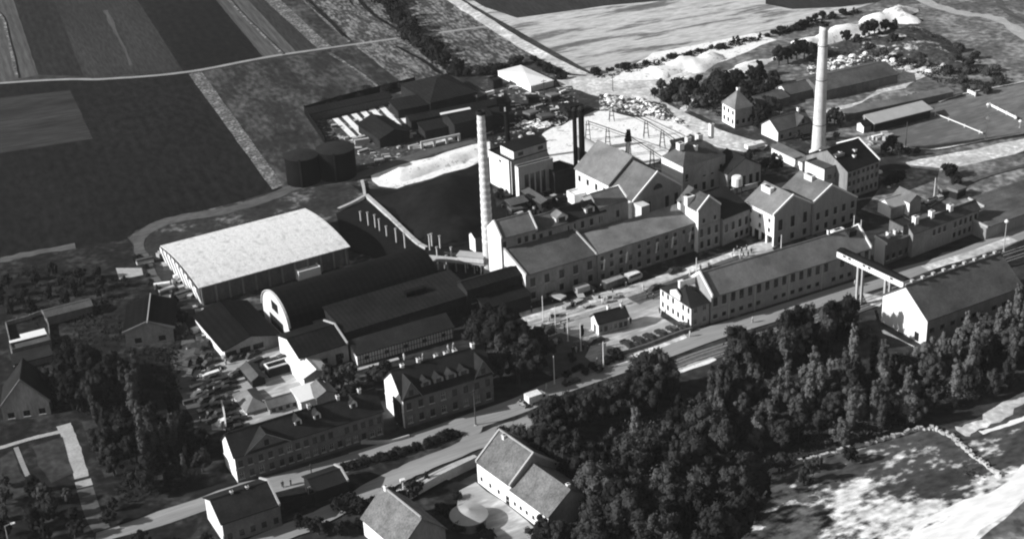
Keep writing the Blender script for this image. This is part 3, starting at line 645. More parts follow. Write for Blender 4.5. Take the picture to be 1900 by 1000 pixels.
# flat shed hall
q=bld('flat_roofed_hall','wide hall with gently sloping dark felt roof and black skylight','hall',(646,657),(645,617),(879,545),(596,581),roof=('mono',1.2),wall='black_wall',rf='felt_dark',ov=.3,win=(('F',14,1.5,3.6,1.8),))
b=MB(); L,Wd=q['L'],q['W']; b.prism([(L*.56,q['h']+.9),(L*.56,q['h']+2.0),(L*.72,q['h']+2.0),(L*.72,q['h']+.9)],Wd*.5,Wd*.62,'felt_black'); b.build('skylight',q['roof'])
bld('link_shed','long black shed running from the flat hall to the factory gable','shed',(870,590),h=7.5,L=27,Wd=5,head=HD,wall='black_wall',rf='felt_dark',roof=('gable',1.0),win=(('F',6,3.6,5.4,2.2),))
bld('coal_shed','low black shed below the covered link beside the big trees','shed',(905,600),h=4,L=12,Wd=5,wall='black_wall',rf='felt_dark',roof=('mono',.8))
# sheds near the car yard
bld('workshop','wide low workshop with dark roof and white side wall above the parked cars','workshop',(419,671),(420,650),(515,621),(358,587),roof=('gable',623),axis='B',wall='mid_plaster',leftwall='white_plaster',rf='felt_black',win=(('F',4,.8,2.3,2.6,'p'),),ov=.5)
bld('gabled_store','dark roofed store with blank white gable facing the car yard','store',(560,697),(557,664),(645,637),(517,622),roof=('gable',1.9),wall='grey_plaster',leftwall='white_plaster',rf='felt_dark',par=(0,1),verge='trim_grey',win=(('F',3,1.2,2.5,1.4),('F',1,.1,2.7,1.6,'d',(.72,.86))))
q=bld('half_timbered_lodge','long half timbered lean-to with white end wall','building',(664,679),(664,658),(840,607),(651,645),roof=('mono',1.5),wall='lit_plaster',leftwall='white_plaster',rf='tile_dark',ov=.4,
   win=(('F',5,1.0,2.0,1.1),))
b=MB(); L=q['L'];h=q['h']
n=34
for i in range(n+1):
    x=i*(L-.2)/n; b.box(x,x+.16,-.05,-.003,0,h-.05,'timber')
for z in (0.05,h*.45,h-.25): b.box(0,L,-.07,-.052,z,z+.16,'timber')
b.build('timber_frame',q['T'])
# main factory row
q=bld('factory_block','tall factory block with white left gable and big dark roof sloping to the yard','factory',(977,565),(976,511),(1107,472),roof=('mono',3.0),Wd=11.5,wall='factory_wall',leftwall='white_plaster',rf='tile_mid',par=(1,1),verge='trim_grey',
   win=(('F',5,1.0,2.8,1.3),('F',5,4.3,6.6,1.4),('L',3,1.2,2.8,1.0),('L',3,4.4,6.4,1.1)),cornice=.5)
q1=q
M2=bld('factory_wing','long three storey factory wing along the yard behind the parked lorries','factory',(1110,526),(1107,472),(1294,412),roof=('mono',1.6),Wd=8.5,wall='factory_wall',rf='tile_grey',
   win=(('F',11,.8,2.2,1.1),('F',11,3.4,5.0,1.0),('F',11,5.9,7.0,.9)),cornice=.42)
q=bld('factory_pavilion','gabled central pavilion of the factory row with white chimney block','building',(1295,470),(1293,393),(1337,380),(1253,374),roof=('gable',366),axis='B',wall='mid_plaster',leftwall='white_plaster',rf='tile_mid',par=(1,0),verge='trim_white',
   win=(('F',3,1.0,3.0,1.0),('F',3,4.2,6.4,1.0),('F',2,8.0,9.2,.8)),chim=((.12,.62,2.4,1.6,'white_plaster'),),cornice=.62,ov=.2)
q=bld('factory_wing','right hand wing of the factory row with a wide dark gateway','factory',(1341,457),(1339,406),(1392,386),roof=('mono',3.0),Wd=9,wall='mid_plaster',rf='tile_dark',
   win=(('F',4,3.6,5.8,1.1),('F',1,.1,2.9,3.4,'d',(0,.34)),('F',3,.8,2.4,1.1,'n',(.4,1))))
# second row with chimney house
q=bld('factory_section','narrow tall house with white gable at the foot of the banded chimney','factory',(934,536),(932,443),(997,425),(903,424),roof=('gable',412),wall='mid_plaster',leftwall='white_plaster',rf='tile_grey',par=(1,1),
   win=(('F',5,11.0,12.6,1.0),('F',5,7,8.6,1.0),('L',3,1.0,2.2,.9)),ov=.2,cross=())
q=bld('factory_section','middle grey roofed section of the rear factory row with pale dormer','factory',(998,517),h=13.0,L=11,Wd=8,wall='mid_plaster',rf='tile_mid',roof=('gable',1.8),win=(('F',4,10.4,12.0,1.0),('F',4,7,8.6,1.0)),dorm=((.72,3.4,.6,1.4,1.1,'lit_plaster','tile_grey'),))
q=bld('factory_section','lower dark roofed section of the rear factory row with small dormer','factory',(1059,499),h=13.3,L=10.5,Wd=8,wall='mid_plaster',rf='tile_dark',roof=('gable',1.9),win=(('F',4,10.4,12.2,1.0),('F',4,7,8.6,1.0)),dorm=((.62,2.6,.5,1.5,.7,'lit_plaster','tile_dark'),))
q=bld('factory_section','right end of the rear factory row with raised roof and light gable edge','factory',(1115,482),h=14.6,L=8.5,Wd=8,wall='mid_plaster',rf='tile_grey',roof=('gable',2.2),par=(0,1),win=(('F',4,10.6,12.4,1.0),('F',4,7,8.8,1.0)))
bld('pump_house','tiny white walled pump house left of the banded chimney','shed',(883,470),(882,440),(900,434),(871,433),roof=('gable',1.0),wall='mid_plaster',leftwall='white_plaster',rf='felt_dark')
# boiler house
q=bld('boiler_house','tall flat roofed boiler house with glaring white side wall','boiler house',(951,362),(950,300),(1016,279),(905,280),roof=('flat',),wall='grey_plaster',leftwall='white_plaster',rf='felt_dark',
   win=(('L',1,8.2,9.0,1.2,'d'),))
b=MB(); L,Wd,h0=q['L'],q['W'],q['h']; b.box(1.2,L-.1,.1,Wd*.62,h0-.2,h0+2.6,'grey_plaster'); b.box(1.15,1.19,.3,Wd*.6,h0+.3,h0+2.5,'white_plaster'); b.build('upper_storey',q['T'])  # thin white panel paints sunlight onto the storey's left face
b=MB(); b.box(1.0,L+.1,-.1,Wd*.64,h0+2.61,h0+2.85,'felt_dark'); b.build('upper_roof',q['T'])
for x in (2.6,L-3.2): b=MB(); b.box(x,x+1.7,.03,.09,h0+.9,h0+1.9,'glass'); b.build('window',q['T'])
for i in range(5): b=MB(); b.box(-.1,-.004,Wd*.1,Wd*.1+.01,0,.1,'black_wall') if 0 else b.box(-.25,-.004,.3,.8,0,h0,'black_wall'); 
b.build('pilaster',q['T'])  # near-black strip standing for the slot beside the wall corner
q=bld('boiler_bay','grey front bay of the boiler house with four tall black windows','boiler house',(964,371),(963,312),(1026,295),(956,308),roof=('flat',),wall='grey_plaster',leftwall='white_plaster',rf='felt_dark',par=(1,1),verge='grey_plaster',
   win=(('F',4,.4,7.0,1.35,'d',(.14,.8)),))
bld('coal_bunker','dark lean-to block right of the boiler house','shed',(1030,362),h=6.5,L=6,Wd=7,wall='black_wall',rf='felt_dark')
bld('barrel_roofed_shed','small barrel roofed shed with pale roof beside the twin black towers','shed',(1102,316),h=5.0,L=4,Wd=11,axis='B',roof=('arch',1.6),wall='black_wall',rf='trim_grey')
bld('white_hut','bright white hut squeezed between the kiln towers and the gabled hall','hut',(1066,384),h=3.2,L=6,Wd=4,wall='white_plaster',rf='trim_white')
bld('low_shed','low open shed with grey roof in front of the boiler house','shed',(950,398),h=2.6,L=5,Wd=3,roof=('mono',.4),wall='black_wall',rf='tile_mid')
bld('low_shed','narrow conveyor shed slanting down from the boiler house','shed',(1005,394),h=2.6,L=1.6,Wd=13,roof=('mono',.5),wall='black_wall',rf='tile_mid',axis='B')
# gabled hall C1
q=bld('gabled_hall','broad gabled hall with half round window and grey roof in two steps','hall',(1177,424),(1176,374),(1264,345),(1128,351),roof=('gable',321),axis='B',wall='grey_plaster',leftwall='lit_plaster',rf='tile_grey',par=(1,0),verge='trim_white',
   win=(('F',4,1.5,6.3,1.3,'n',(.2,1)),),cornice=.93)
b=MB(); xm=q['L']/2; z=q['h']+1.4; n=10
pts=[(xm+1.5*math.cos(math.pi*i/n),z+1.5*math.sin(math.pi*i/n)) for i in range(n+1)]; b.prism(pts,-.10,-.03,'glass'); b.build('lunette',q['T'])
b=MB(); b.box(-3.2,-.02,.0,.4,0,q['h'],'lit_plaster'); b.box(-.4,2.4,-3.6,-.02,0,q['h']-.3,'lit_plaster'); b.build('porch',q['T'])
g2=q['o']+q['v']*q['W']
q=bld('gabled_hall','rear half of the gabled hall with higher roof and small white side wall','hall',px(g2+q['v']*.05),h=q['h']+1.2,L=q['L'],Wd=15,head=q['head'],roof=('gable',q['prof'][1][1]-q['prof'][0][1]),axis='B',wall='grey_plaster',leftwall='white_plaster',rf='tile_grey',
   win=(('L',4,q['h']-2.2,q['h']-.4,1.2),))
# C2
q=bld('square_block','square block with white side wall, parapet and tall dark roof','building',(1267,368),(1266,310),(1346,287),(1227,290),roof=('hip',4.4),axis='A',wall='grey_plaster',leftwall='white_plaster',rf='tile_mid',ov=.1,
   win=(('F',5,.6,3.0,1.2),('F',5,4.6,6.8,1.0)),chim=((.16,.45,1.6,1.0,'white_plaster'),(.42,.6,1.3,1.8,'lit_plaster'),(.68,.6,1.6,1.8,'lit_plaster'),(.92,.5,1.1,3.4,'white_plaster'),(.45,.3,.8,1.0,'white_plaster')),cornice=.55)
b=MB(); L=q['L']; b.prism([(L*.05,q['h']-4.2),(L*.95,q['h']-4.2),(L*.5,q['h']-.9)],-.14,-.004,'grey_plaster'); b.build('pediment',q['T'])
q=bld('engine_shed','low gabled shed with grey pedimented front right of the square block','building',(1349,356),(1347,323),(1412,306),(1318,306),roof=('gable',294),axis='B',wall='grey_plaster',rf='tile_dark',win=(('F',5,.5,3.4,1.2),))
# corner tower block on stilts
q=bld('gabled_block','white walled gabled block standing on open pillars over the yard','building',(1435,459),(1438,400),(1506,378),(1382,374),roof=('gable',364),axis='B',wall='grey_plaster',leftwall='white_plaster',rf='tile_grey',par=(1,0),open_left=2.6,
   win=(('F',3,.8,2.5,1.2),('F',3,4.2,7.2,1.3),('L',3,3.6,4.8,.9),('L',3,6.4,7.4,.9)),chim=((.36,.72,1.3,1.3,'white_plaster',3.5),),ov=.3)
hf=q['h']-2.2
q=bld('gabled_block','second gabled block with asymmetric roof right of the pillared white block','building',(1508,437),(1507,377),(1591,350),(1452,350),roof=('gable',345,.40,q['h']-2.4),axis='B',wall='grey_plaster',rf='tile_grey',par=(1,0),
   win=(('F',5,.8,2.5,1.2),('F',5,4.0,6.0,1.2)),chim=((.34,.62,1.3,1.3,'lit_plaster',3.0),),ov=.3)
# block at the right chimney
q=bld('chimney_house','white block with flat roof at the foot of the right hand chimney','building',(1527,371),(1525,315),(1567,303),(1499,298),roof=('flat',),wall='grey_plaster',leftwall='white_plaster',rf='tile_mid',win=(('F',2,5.6,6.9,1.5,'d',(.1,.8)),))
b=MB(); L,Wd,h0=q['L'],q['W'],q['h']; b.box(L*.58,L-.05,.1,Wd*.9,h0-.2,h0+2.7,'grey_plaster'); b.box(L*.58-.04,L*.58-.004,.1,Wd*.9,h0+.1,h0+2.7,'white_plaster'); b.build('stair_head',q['T'])  # white sheet on the left side stands for sunlight there
b=MB(); b.box(L*.56,L+.05,0,Wd*.92,h0+2.71,h0+2.95,'tile_mid'); b.build('stair_roof',q['T'])
bld('low_wing','low white walled wing left of the right hand chimney','building',(1488,318),h=2.8,L=2.5,Wd=14,roof=('mono',.5),axis='B',wall='white_plaster',rf='tile_grey')
q=bld('lodging_house','three storey house with black patched roof and bright gable edge behind the right chimney','house',(1570,373),(1568,318),(1632,297),roof=('gable',3.9),Wd=15.6,wall='factory_wall',rf='felt_dark',par=(0,1),verge='trim_white',
   win=(('F',7,1.0,2.4,1.0),('F',7,4.0,5.4,1.0),('F',7,6.6,7.8,1.0)),chim=((.2,.35,.7,.5,'lit_plaster'),(.45,.2,.7,.6,'white_plaster'),(.6,.3,.8,.5,'lit_plaster')))
# long warehouse
q=bld('long_warehouse','very long two storey warehouse with grey tiled roof facing the trees','warehouse',(1319,601),(1318,550),(1616,459),(1272,522),roof=('gable',508),wall='grey_plaster',rf='tile_grey',par=(2,2),verge='trim_white',
   win=(('F',19,4.3,6.6,1.25,'n'),('F',19,1.1,2.2,1.2,'n')),chim=((.88,.62,3.4,.9,'white_plaster',1.2),(.80,.5,.5,1.2,'white_plaster'),(.93,.42,2.2,.7,'tile_dark')),cornice=.46,ov=.4)
LW=q
b=MB(); 
for i in (2,5,9,13,17): b.box(q['L']*i/19-.12,q['L']*i/19+.12,-.2,-.004,0,q['h']-.3,'trim_grey'); 
b.build('downpipe',q['T'])
q=bld('warehouse_office','white sided office end of the long warehouse with hipped dark roof','office',(1282,612),(1280,571),(1316,560),(1225,534),roof=('hip',3.0),wall='grey_plaster',leftwall='white_plaster',rf='tile_dark',
   win=(('F',2,1.0,2.4,1.0,'p'),('F',2,4.0,5.4,1.0,'p'),('L',6,1.0,2.5,.9),('L',6,3.9,5.3,.9)),chim=((.62,.5,4.4,.9,'white_plaster',.7),),ov=.3)
b=MB(); Wd=q['W']; b.prism([(0,0),(1,0),(1,1),(0,1)],0,0,'white_plaster') if 0 else None
pts=[(Wd*.34,q['h']-.2),(Wd*.66,q['h']-.2),(Wd*.66,q['h']+1.2),(Wd*.5,q['h']+2.2),(Wd*.34,q['h']+1.2)]
b.poly([(-.15,s,z) for s,z in pts],'white_plaster'); b.poly([(.25,s,z) for s,z in pts],'white_plaster')
for i in range(5):
    a,c=pts[i],pts[(i+1)%5]; b.poly([(-.15,*a),(-.15,*c),(.25,*c),(.25,*a)],'white_plaster')
b.build('step_gable',q['T'])
# depot and conveyor bridge
q=bld('depot','big dark roofed depot with blank white gable end among the trees','warehouse',(1717,643),(1723,592),(1894,530),(1638,547),roof=('gable',531),wall='mid_plaster',leftwall='white_plaster',rf='tile_depot',ov=.5,win=(('L',1,0.1,2.4,1.5,'d',(.1,.3)),('F',9,3,4.2,1.5)))
DP=q; b=MB(); L,Wd,hr=q['L'],q['W'],q['prof'][1][1]
b.box(-.4,L,Wd/2-.12,Wd/2+.12,hr+.3,hr+.62,'trim_grey')
for i in range(9): x=L*(i+.5)/9; b.box(x-.35,x+.35,Wd/2-.35,Wd/2+.35,hr+.62,hr+1.2,'trim_grey')
b.build('ridge_vent',q['roof'])
# bridge from warehouse ridge to depot ridge
zb=hr-1.6; a=P(1558,474,zb); e=P(1681,532,zb); d=(e-a); d.z=0; ln=d.length; hd=math.atan2(d.y,d.x)
T=thing('conveyor_bridge','slim white covered conveyor bridge on posts joining the long warehouse to the depot','bridge',(a.x,a.y,0),hd)
b=MB(); b.box(0,ln,-1.0,1.0,zb-.1,zb+1.6,'white_plaster'); b.build('gallery',T)
b=MB(); b.prism([(-1.4,zb+1.6),(1.4,zb+1.6),(0,zb+2.1)],0,ln,'felt_dark'); o=b.build('roof',T); o.rotation_euler=(0,0,-math.pi/2)
o.data.update()
for i,f in enumerate((.12,.2,.42,.5,.83)):
    b=MB(); b.box(ln*f-.45,ln*f+.45,-1.04,-1.004,zb+.7,zb+1.2,'glass'); b.build('window',T)
for f in (.33,.74):
    for s in (-.8,.8):
        b=MB(); b.box(ln*f-.25,ln*f+.25,s-.25,s+.25,0,zb-.1,'trim_grey'); b.build('post',T)
# buildings at the right edge
q=bld('office_block','flat roofed block with narrow white end wall behind the warehouse end','building',(1640,492),(1639,454),(1690,436),(1622,446),roof=('mono',.5),wall='dark_brick',leftwall='white_plaster',rf='tile_mid',par=(1,0),win=(('F',4,1,2.4,1.1),),
   chim=((.3,.5,.8,1.6,'white_plaster'),(.62,.6,.8,1.2,'lit_plaster'),(.8,.35,.5,.9,'white_plaster')))
q=bld('tenement_row','long grey two storey tenement row with many lit chimneys','house',(1691,478),(1691,433),(1817,387),(1676,424),roof=('gable',1.6),wall='mid_plaster',rf='tile_mid',
   win=(('F',5,1,2.5,1.0,'n',(.6,1)),('F',9,3.9,5.5,1.0,'n',(.28,1))),chim=((.1,.5,1.2,1.6,'white_plaster'),(.34,.5,1.1,1.5,'white_plaster'),(.62,.5,1.2,1.3,'white_plaster')))
bld('stair_tower','tall dark stair tower on the near corner of the tenement row','tower',(1672,476),h=8.2,L=4.5,Wd=5,wall='dark_brick',rf='tile_dark')
bld('wash_house','bright white walled house behind the tenement chimneys','house',(1686,402),h=4.2,L=4,Wd=6,roof=('gable',1.5),axis='B',wall='mid_plaster',leftwall='white_plaster',rf='tile_grey')
bld('wash_house','small house with pale roof left of the white walled house','house',(1652,406),h=3.2,L=5,Wd=5,roof=('gable',1.5),wall='mid_plaster',leftwall='white_plaster',rf='trim_grey')
bld('platform_shed','long low shed with pale roof edge at the right margin','shed',(1828,446),h=3.5,L=34,Wd=8,head=HD+.05,roof=('mono',.4),wall='mid_plaster',rf='tile_mid',par=(1,1),verge='trim_grey')
bld('platform_shed','second long low shed with pale roof edge right of the tenement row','shed',(1822,404),h=3.0,L=40,Wd=5,head=HD+.03,roof=('mono',.4),wall='mid_plaster',rf='tile_mid',par=(1,1),verge='trim_grey')
# upper right
q=bld('villa','white walled villa with steep pyramid roof at the road fork','house',(1363,239),(1362,203),(1396,196),(1327,193),roof=('hip',4.5),wall='mid_plaster',leftwall='white_plaster',rf='tile_grey',win=(('L',3,1.2,2.6,1.1),('L',3,4,5.4,1.1),('F',3,1.2,2.6,1.0)),chim=((.6,.6,.8,1.2,'white_plaster'),))
q=bld('cottage','dark roofed cottage with white gable and front cross gable left of the right chimney','house',(1443,264),(1444,244),(1505,227),(1425,227),roof=('gable',222),wall='mid_plaster',leftwall='white_plaster',rf='tile_mid',win=(('F',4,.7,2.0,1.0),),cross=((.55,.95,2.6),),chim=((.85,.5,.7,1.2,'white_plaster'),))
q=bld('barn','long grey roofed barn with white gable behind the villa','barn',(1463,190),(1463,176),(1512,165),(1446,161),roof=('gable',159),wall='dark_brick',leftwall='white_plaster',rf='tile_mid')
q=bld('barn','longer grey roofed barn with hipped end right of the right chimney','barn',(1524,188),h=3.2,L=30,Wd=14,head=HD-.06,roof=('gable',2.2),wall='dark_brick',rf='tile_mid')
bld('low_shed','low dark shed half hidden by trees right of the villa','shed',(1412,208),h=2.6,L=11,Wd=8,roof=('gable',1.2),wall='dark_brick',rf='tile_mid')
q=bld('grandstand','long low grandstand with pale sloping roof beside the sports field','grandstand',(1622,246),(1620,229),(1727,203),(1612,220),roof=('mono',.9),wall='black_wall',rf='trim_grey',par=(0,0),ov=.6)
bld('club_hut','tiny white hut at the near end of the grandstand','hut',(1602,248),h=2.4,L=3,Wd=3,roof=('gable',.8),wall='dark_brick',leftwall='white_plaster',rf='tile_dark')
bld('boundary_building','dark long building behind the grandstand','shed',(1570,226),h=2.2,L=40,Wd=3,head=HD-.1,wall='dark_brick',rf='tile_grey',roof=('mono',.4))
# white flat store + timber yard
q=bld('flat_store','very low white store with flat glaring roof beside the white road','store',(985,172),(985,160),(1027,149),(937,128),roof=('hip',.8),wall='concrete',leftwall='white_plaster',rf='white_plaster',ov=.2)
bld('dark_hut','small black hut left of the flat white store','hut',(916,166),h=2.8,L=3.5,Wd=4,wall='black_wall',rf='felt_dark',head=HD)
q=bld('timber_barn','large black hipped barn at the top of the timber yard','barn',(800,212),h=4,L=17,Wd=22,roof=('hip',3.5),wall='black_wall',rf='felt_dark')
bld('timber_shed','long low black shed along the back of the timber yard','shed',(578,226),h=2.6,L=28,Wd=4,head=HD-.05,roof=('mono',.5),wall='timber',rf='felt_dark')
bld('timber_shed','black gabled shed standing alone in the timber yard','shed',(706,276),h=3,L=10,Wd=16,roof=('gable',2.0),axis='B',wall='black_wall',rf='felt_dark')
bld('timber_shed','wide dark shed roof below the hipped barn','shed',(740,222),h=3,L=20,Wd=8,head=HD-.08,roof=('mono',.8),wall='black_wall',rf='felt_dark')
bld('timber_shed','long dark lean-to below the hipped barn with grey ridge','shed',(764,243),h=3.2,L=34,Wd=5,head=HD-.1,roof=('gable',.8),wall='black_wall',rf='felt_dark')
bld('timber_shed','long dark shed with one bright roof panel','shed',(790,262),h=3.2,L=30,Wd=6,head=HD-.1,roof=('mono',.6),wall='black_wall',rf='felt_dark')
bld('timber_rack','narrow bright roofed timber rack on the dark sheds','rack',(821,232),h=3.4,L=9.5,Wd=2.2,head=HD-.1,wall='black_wall',rf='white_plaster',roof=('mono',.2))
bld('engine_house','black block left of the banded chimney top','building',(845,262),h=5.5,L=13,Wd=8,roof=('gable',1.5),wall='black_wall',rf='felt_dark')
# arched retaining wall
T=thing('arched_wall','pale retaining wall pierced by three low arches below the timber sheds','wall',tuple(P(782,278)),HD-.08)
b=MB(); b.box(0,13,0,.6,1.9,2.5,'concrete'); 
for i in range(4): b.box(i*4.1,i*4.1+.7,0,.6,0,1.9,'concrete')
b.build('masonry',T)
# tanks
for (x,y,yt,r,lb) in ((564,337,283,4.9,'left of the two black oil tanks, nearer the field'),(627,326,270,5.6,'right and larger of the two black oil tanks')):
    p=P(x,y); hh=zat(p.x,p.y,yt+3)-.3; T=thing('storage_tank',lb,'tank',(p.x,p.y,0),0,'oil tanks')
    b=MB(); b.lathe([(r,0),(r,hh)],'iron_black',32); b.build('shell',T,True)
    b=MB(); b.lathe([(r+.1,hh),(r*.5,hh+.45),(.3,hh+.7)],'iron_dark',32); b.build('tank_roof',T)
    b=MB(); b.box(-.25,.25,-r-.35,-r-.05,0,hh+.6,'iron_dark'); b.build('ladder',T)
# chimneys
def chimney(name,label,g,ytop,r0,r1,banded):
    p=P(*g); H=zat(p.x,p.y,ytop); T=thing(name,label,'chimney',(p.x,p.y,0))
    b=MB(); n=22
    if banded:
        z=0;i=0
        b.lathe([(r0+(r1-r0)*k/30,H*k/30) for k in range(31)],'stack_brick',n); b.build('shaft',T,True)
        k=0; z=9.0
        while z<H-1.5:
            r=r0+(r1-r0)*z/H; b=MB(); b.lathe([(r+.01,z),(r+.03,z+.05),(r+.03,z+.85),(r+.01,z+.9)],'chimney_band',n); o=b.build('band',T,True); z+=1.75
    else:
        b.lathe([(r0+(r1-r0)*k/30,H*k/30) for k in range(31)],'chimney_brick',n); b.build('shaft',T,True)
        b=MB(); z=3.2; b.lathe([(r0,z),(r0+.45,z+.1),(r0+.45,z+.9),(r0,z+1.0)],'trim_white',n); b.build('collar',T)
        for z in (H*.3,H*.62,H*.86):
            r=r0+(r1-r0)*z/H; b=MB(); b.lathe([(r+.01,z),(r+.06,z+.02),(r+.06,z+.18),(r+.01,z+.2)],'iron_dark',n); b.build('hoop',T)
    b=MB(); b.lathe([(r1,H-.1),(r1+.22,H),(r1+.22,H+.8),(r1-.2,H+.8),(r1-.25,H+.1)],'iron_dark',n); b.build('rim',T)
    return T
chimney('factory_chimney','tall chimney ringed with many pale bands rising beside the white gable',(909,509),212,1.55,.95,True)
chimney('factory_chimney','tallest smooth pale chimney standing at upper right',(1517,306),48,2.1,1.15,False)
# dark towers
def tower(name,label,g,yt,r,head=None):
    p=P(*g); H=zat(p.x,p.y,yt); T=thing(name,label,'tower',(p.x,p.y,0)); b=MB(); b.lathe([(r,0),(r,H)],'iron_black',14); b.build('shaft',T,True)
    b=MB(); b.lathe([(r+.15,H),(r+.15,H+.4),(r*.6,H+1.0)],'iron_dark',14); b.build('cap',T)
    if head:
        b=MB(); b.box(-head,head*.6,-head*.6,head*.6,H,H+2.2,'iron_black'); b.box(-head*1.3,-head*.2,-head*.5,head*.5,H+1.6,H+4.0,'iron_black'); b.box(-.5,.5,-.5,.5,H+3,H+5.2,'iron_dark'); b.build('elevator_head',T)
        b=MB(); b.box(-.6,-.2,-head-.1,-head+.2,H+.4,H+1.6,'trim_white'); b.build('lamp_box',T)
    return T
tower('kiln_tower','left of the twin black kiln towers in front of the lime pond',(1069,325),206,.62)
tower('kiln_tower','right and thicker of the twin black kiln towers',(1081,318),204,.85)
tower('coal_elevator','thin black tower with bulky elevator head behind the boiler house',(944,300),205,.75,2.0)
# steel pylon with white shaft
p=P(1166,306); T=thing('pylon','white pylon with dark bulky head behind the gabled hall','pylon',(p.x,p.y,0)); H=zat(p.x,p.y,262)
b=MB(); b.tube((0,0,0),(0,0,H),.55,.45,'trim_white'); b.build('shaft',T)
b=MB(); 
for i in range(4): b.box(-1+.2*i,1-.1*i,-.8,.8,H+i*.9,H+i*.9+.6,'iron_black')
b.build('head',T)
# cableways across the lime pond
def cableway(label,pts,h,grp):
    ps=[P(*q) for q in pts]; T=thing('cableway',label,'cableway',(ps[0].x,ps[0].y,0),0,None); o0=ps[0]
    b=MB()
    for a,c in zip(ps,ps[1:]): b.tube(a-o0+Vector((0,0,h)),c-o0+Vector((0,0,h)),.13,.13,'iron_dark',6); b.tube(a-o0+Vector((0,0,h-.8)),c-o0+Vector((0,0,h-.8)),.08,.08,'iron_dark',5)
    b.build('track',T)
    for a in ps:
        b=MB(); q=a-o0
        for sx in(-.8,.8):
            for sy in (-.8,.8): b.tube(q+Vector((sx,sy,0)),q+Vector((sx*.4,sy*.4,h)),.1,.08,'iron_dark',5)
        for z in (.3,.55,.8): b.box(q.x-.7,q.x+.7,q.y-.06,q.y+.06,h*z,h*z+.15,'iron_dark')
        b.build('trestle',T)
cableway('lower dark cableway on trestles crossing the white lime pond',[(1091,262),(1128,275),(1166,289),(1210,318),(1236,336)],6.5,None)
cableway('upper dark cableway on trestles along the far side of the lime pond',[(1135,225),(1199,256),(1229,274),(1262,298)],5.5,None)
# water tank
p=P(1367,364); T=thing('water_tank','small white water tank on dark legs in front of the pedimented shed','tank',(p.x,p.y,0),HD)
b=MB(); b.lathe([(1.5,3.2),(1.5,5.6),(1.1,6.0)],'white_plaster',16); b.build('drum',T)
for sx in(-1,1):
    for sy in(-1,1): b=MB(); b.tube((sx,sy,0),(sx*.9,sy*.9,3.2),.12,.12,'iron_dark',6); b.build('leg',T)
b=MB(); b.box(-1.7,1.7,-1.7,1.7,3.0,3.19,'iron_dark'); b.build('deck',T)
# conveyor to the left of the banded chimney
T0=P(905,497); a=P(795,478,3.5); e=P(900,488,3.5); d=e-a; 
T=thing('raised_conveyor','pale raised conveyor on short posts left of the banded chimney','conveyor',(a.x,a.y,0),math.atan2(d.y,d.x)); ln=d.xy.length
b=MB(); b.box(0,ln,-.8,.8,3.1,3.9,'concrete'); b.build('trough',T)
b=MB(); b.box(ln*.55,ln,-1.3,1.3,3.92,5.4,'lit_plaster'); b.box(ln*.53,ln+.1,-1.5,1.5,5.4,5.6,'trim_grey'); b.build('cabin',T)
for i in range(7): b=MB(); x=ln*i/6.2; b.tube((x,0,0),(x,0,3.1),.16,.16,'trim_grey',6); b.build('post',T)
# small rail and posts round the dark heap
def wall_line(name,label,cat,pts,h,th,k,closed=False,z0=0,post=None,world=False):
    w=smooth(pts,11 if name=='field_wall' else 5); o=w[0].copy(); T=thing(name,label,cat,(o.x,o.y,0)); b=MB(); Lp=[];Rp=[]
    if name=='field_wall': w=[w[0]]+[p+Vector((random.uniform(-.3,.3),random.uniform(-.3,.3),0)) for p in w[1:]]
    for i,p in enumerate(w):
        d=(w[min(i+1,len(w)-1)]-w[max(i-1,0)]).normalized(); n=Vector((-d.y,d.x,0))*th/2; Lp.append(p-o+n);Rp.append(p-o-n)
    for i in range(len(w)-1):
        a,c,e,f=Rp[i],Rp[i+1],Lp[i+1],Lp[i]; hz=h*random.uniform(.55,1.25) if name=='field_wall' else h
        up=lambda p,z:(p.x,p.y,z)
        b.poly([up(a,z0),up(c,z0),up(c,hz),up(a,hz)],k); b.poly([up(e,z0),up(f,z0),up(f,hz),up(e,hz)],k); b.poly([up(a,hz),up(c,hz),up(e,hz),up(f,hz)],k)
    b.build('rail' if post else 'masonry',T)
    if post:
        for i in range(0,len(w),post): b=MB(); q=w[i]-o; b.box(q.x-.12,q.x+.12,q.y-.12,q.y+.12,0,h+.25,k); b.build('post',T)
    return T
wall_line('pipe_wall','pale diagonal concrete edge left of the dark heap','wall',[(680,366),(720,402),(770,450),(792,464)],.9,1.1,'concrete')
wall_line('pipe_wall','short pale concrete branch at the top of the dark heap edge','wall',[(628,392),(655,380),(676,368)],.9,1.0,'concrete')
wall_line('pipe_wall','short pale concrete stub pointing up to the dirt track','wall',[(677,366),(675,350),(672,338)],.7,.8,'concrete')
wall_line('timber_fence','black board fence along the left side of the timber yard','fence',[(566,212),(585,240),(604,268)],2.6,.3,'felt_black',post=3)
wall_line('timber_fence','black board fence along the back edge of the timber yard','fence',[(566,210),(650,186),(740,164),(770,156)],2.4,.3,'felt_black',post=3)
wall_line('site_wall','pale boundary wall behind the factory row','wall',[(1329,371),(1365,359),(1405,348)],1.6,.4,'concrete')
wall_line('railing','white railing closing the near end of the sports field','railing',[(1735,216),(1780,234),(1823,252)],1.0,.12,'trim_white',z0=.7,post=3)
wall_line('railing','white railing behind the far goal of the sports field','railing',[(1836,199),(1862,212),(1886,224)],1.2,.2,'trim_white',z0=.5,post=3)
wall_line('railing','short white railing at the top of the sports field','railing',[(1795,174),(1802,177),(1810,181)],1.4,.35,'trim_white',z0=.5,post=3)
wall_line('field_wall','pale rubble stone wall curving round the meadow','wall',[(1425,882),(1496,859),(1554,843),(1608,827),(1666,811),(1710,800),(1739,803),(1768,818),(1794,840),(1826,866),(1858,888)],1.1,.6,'concrete')
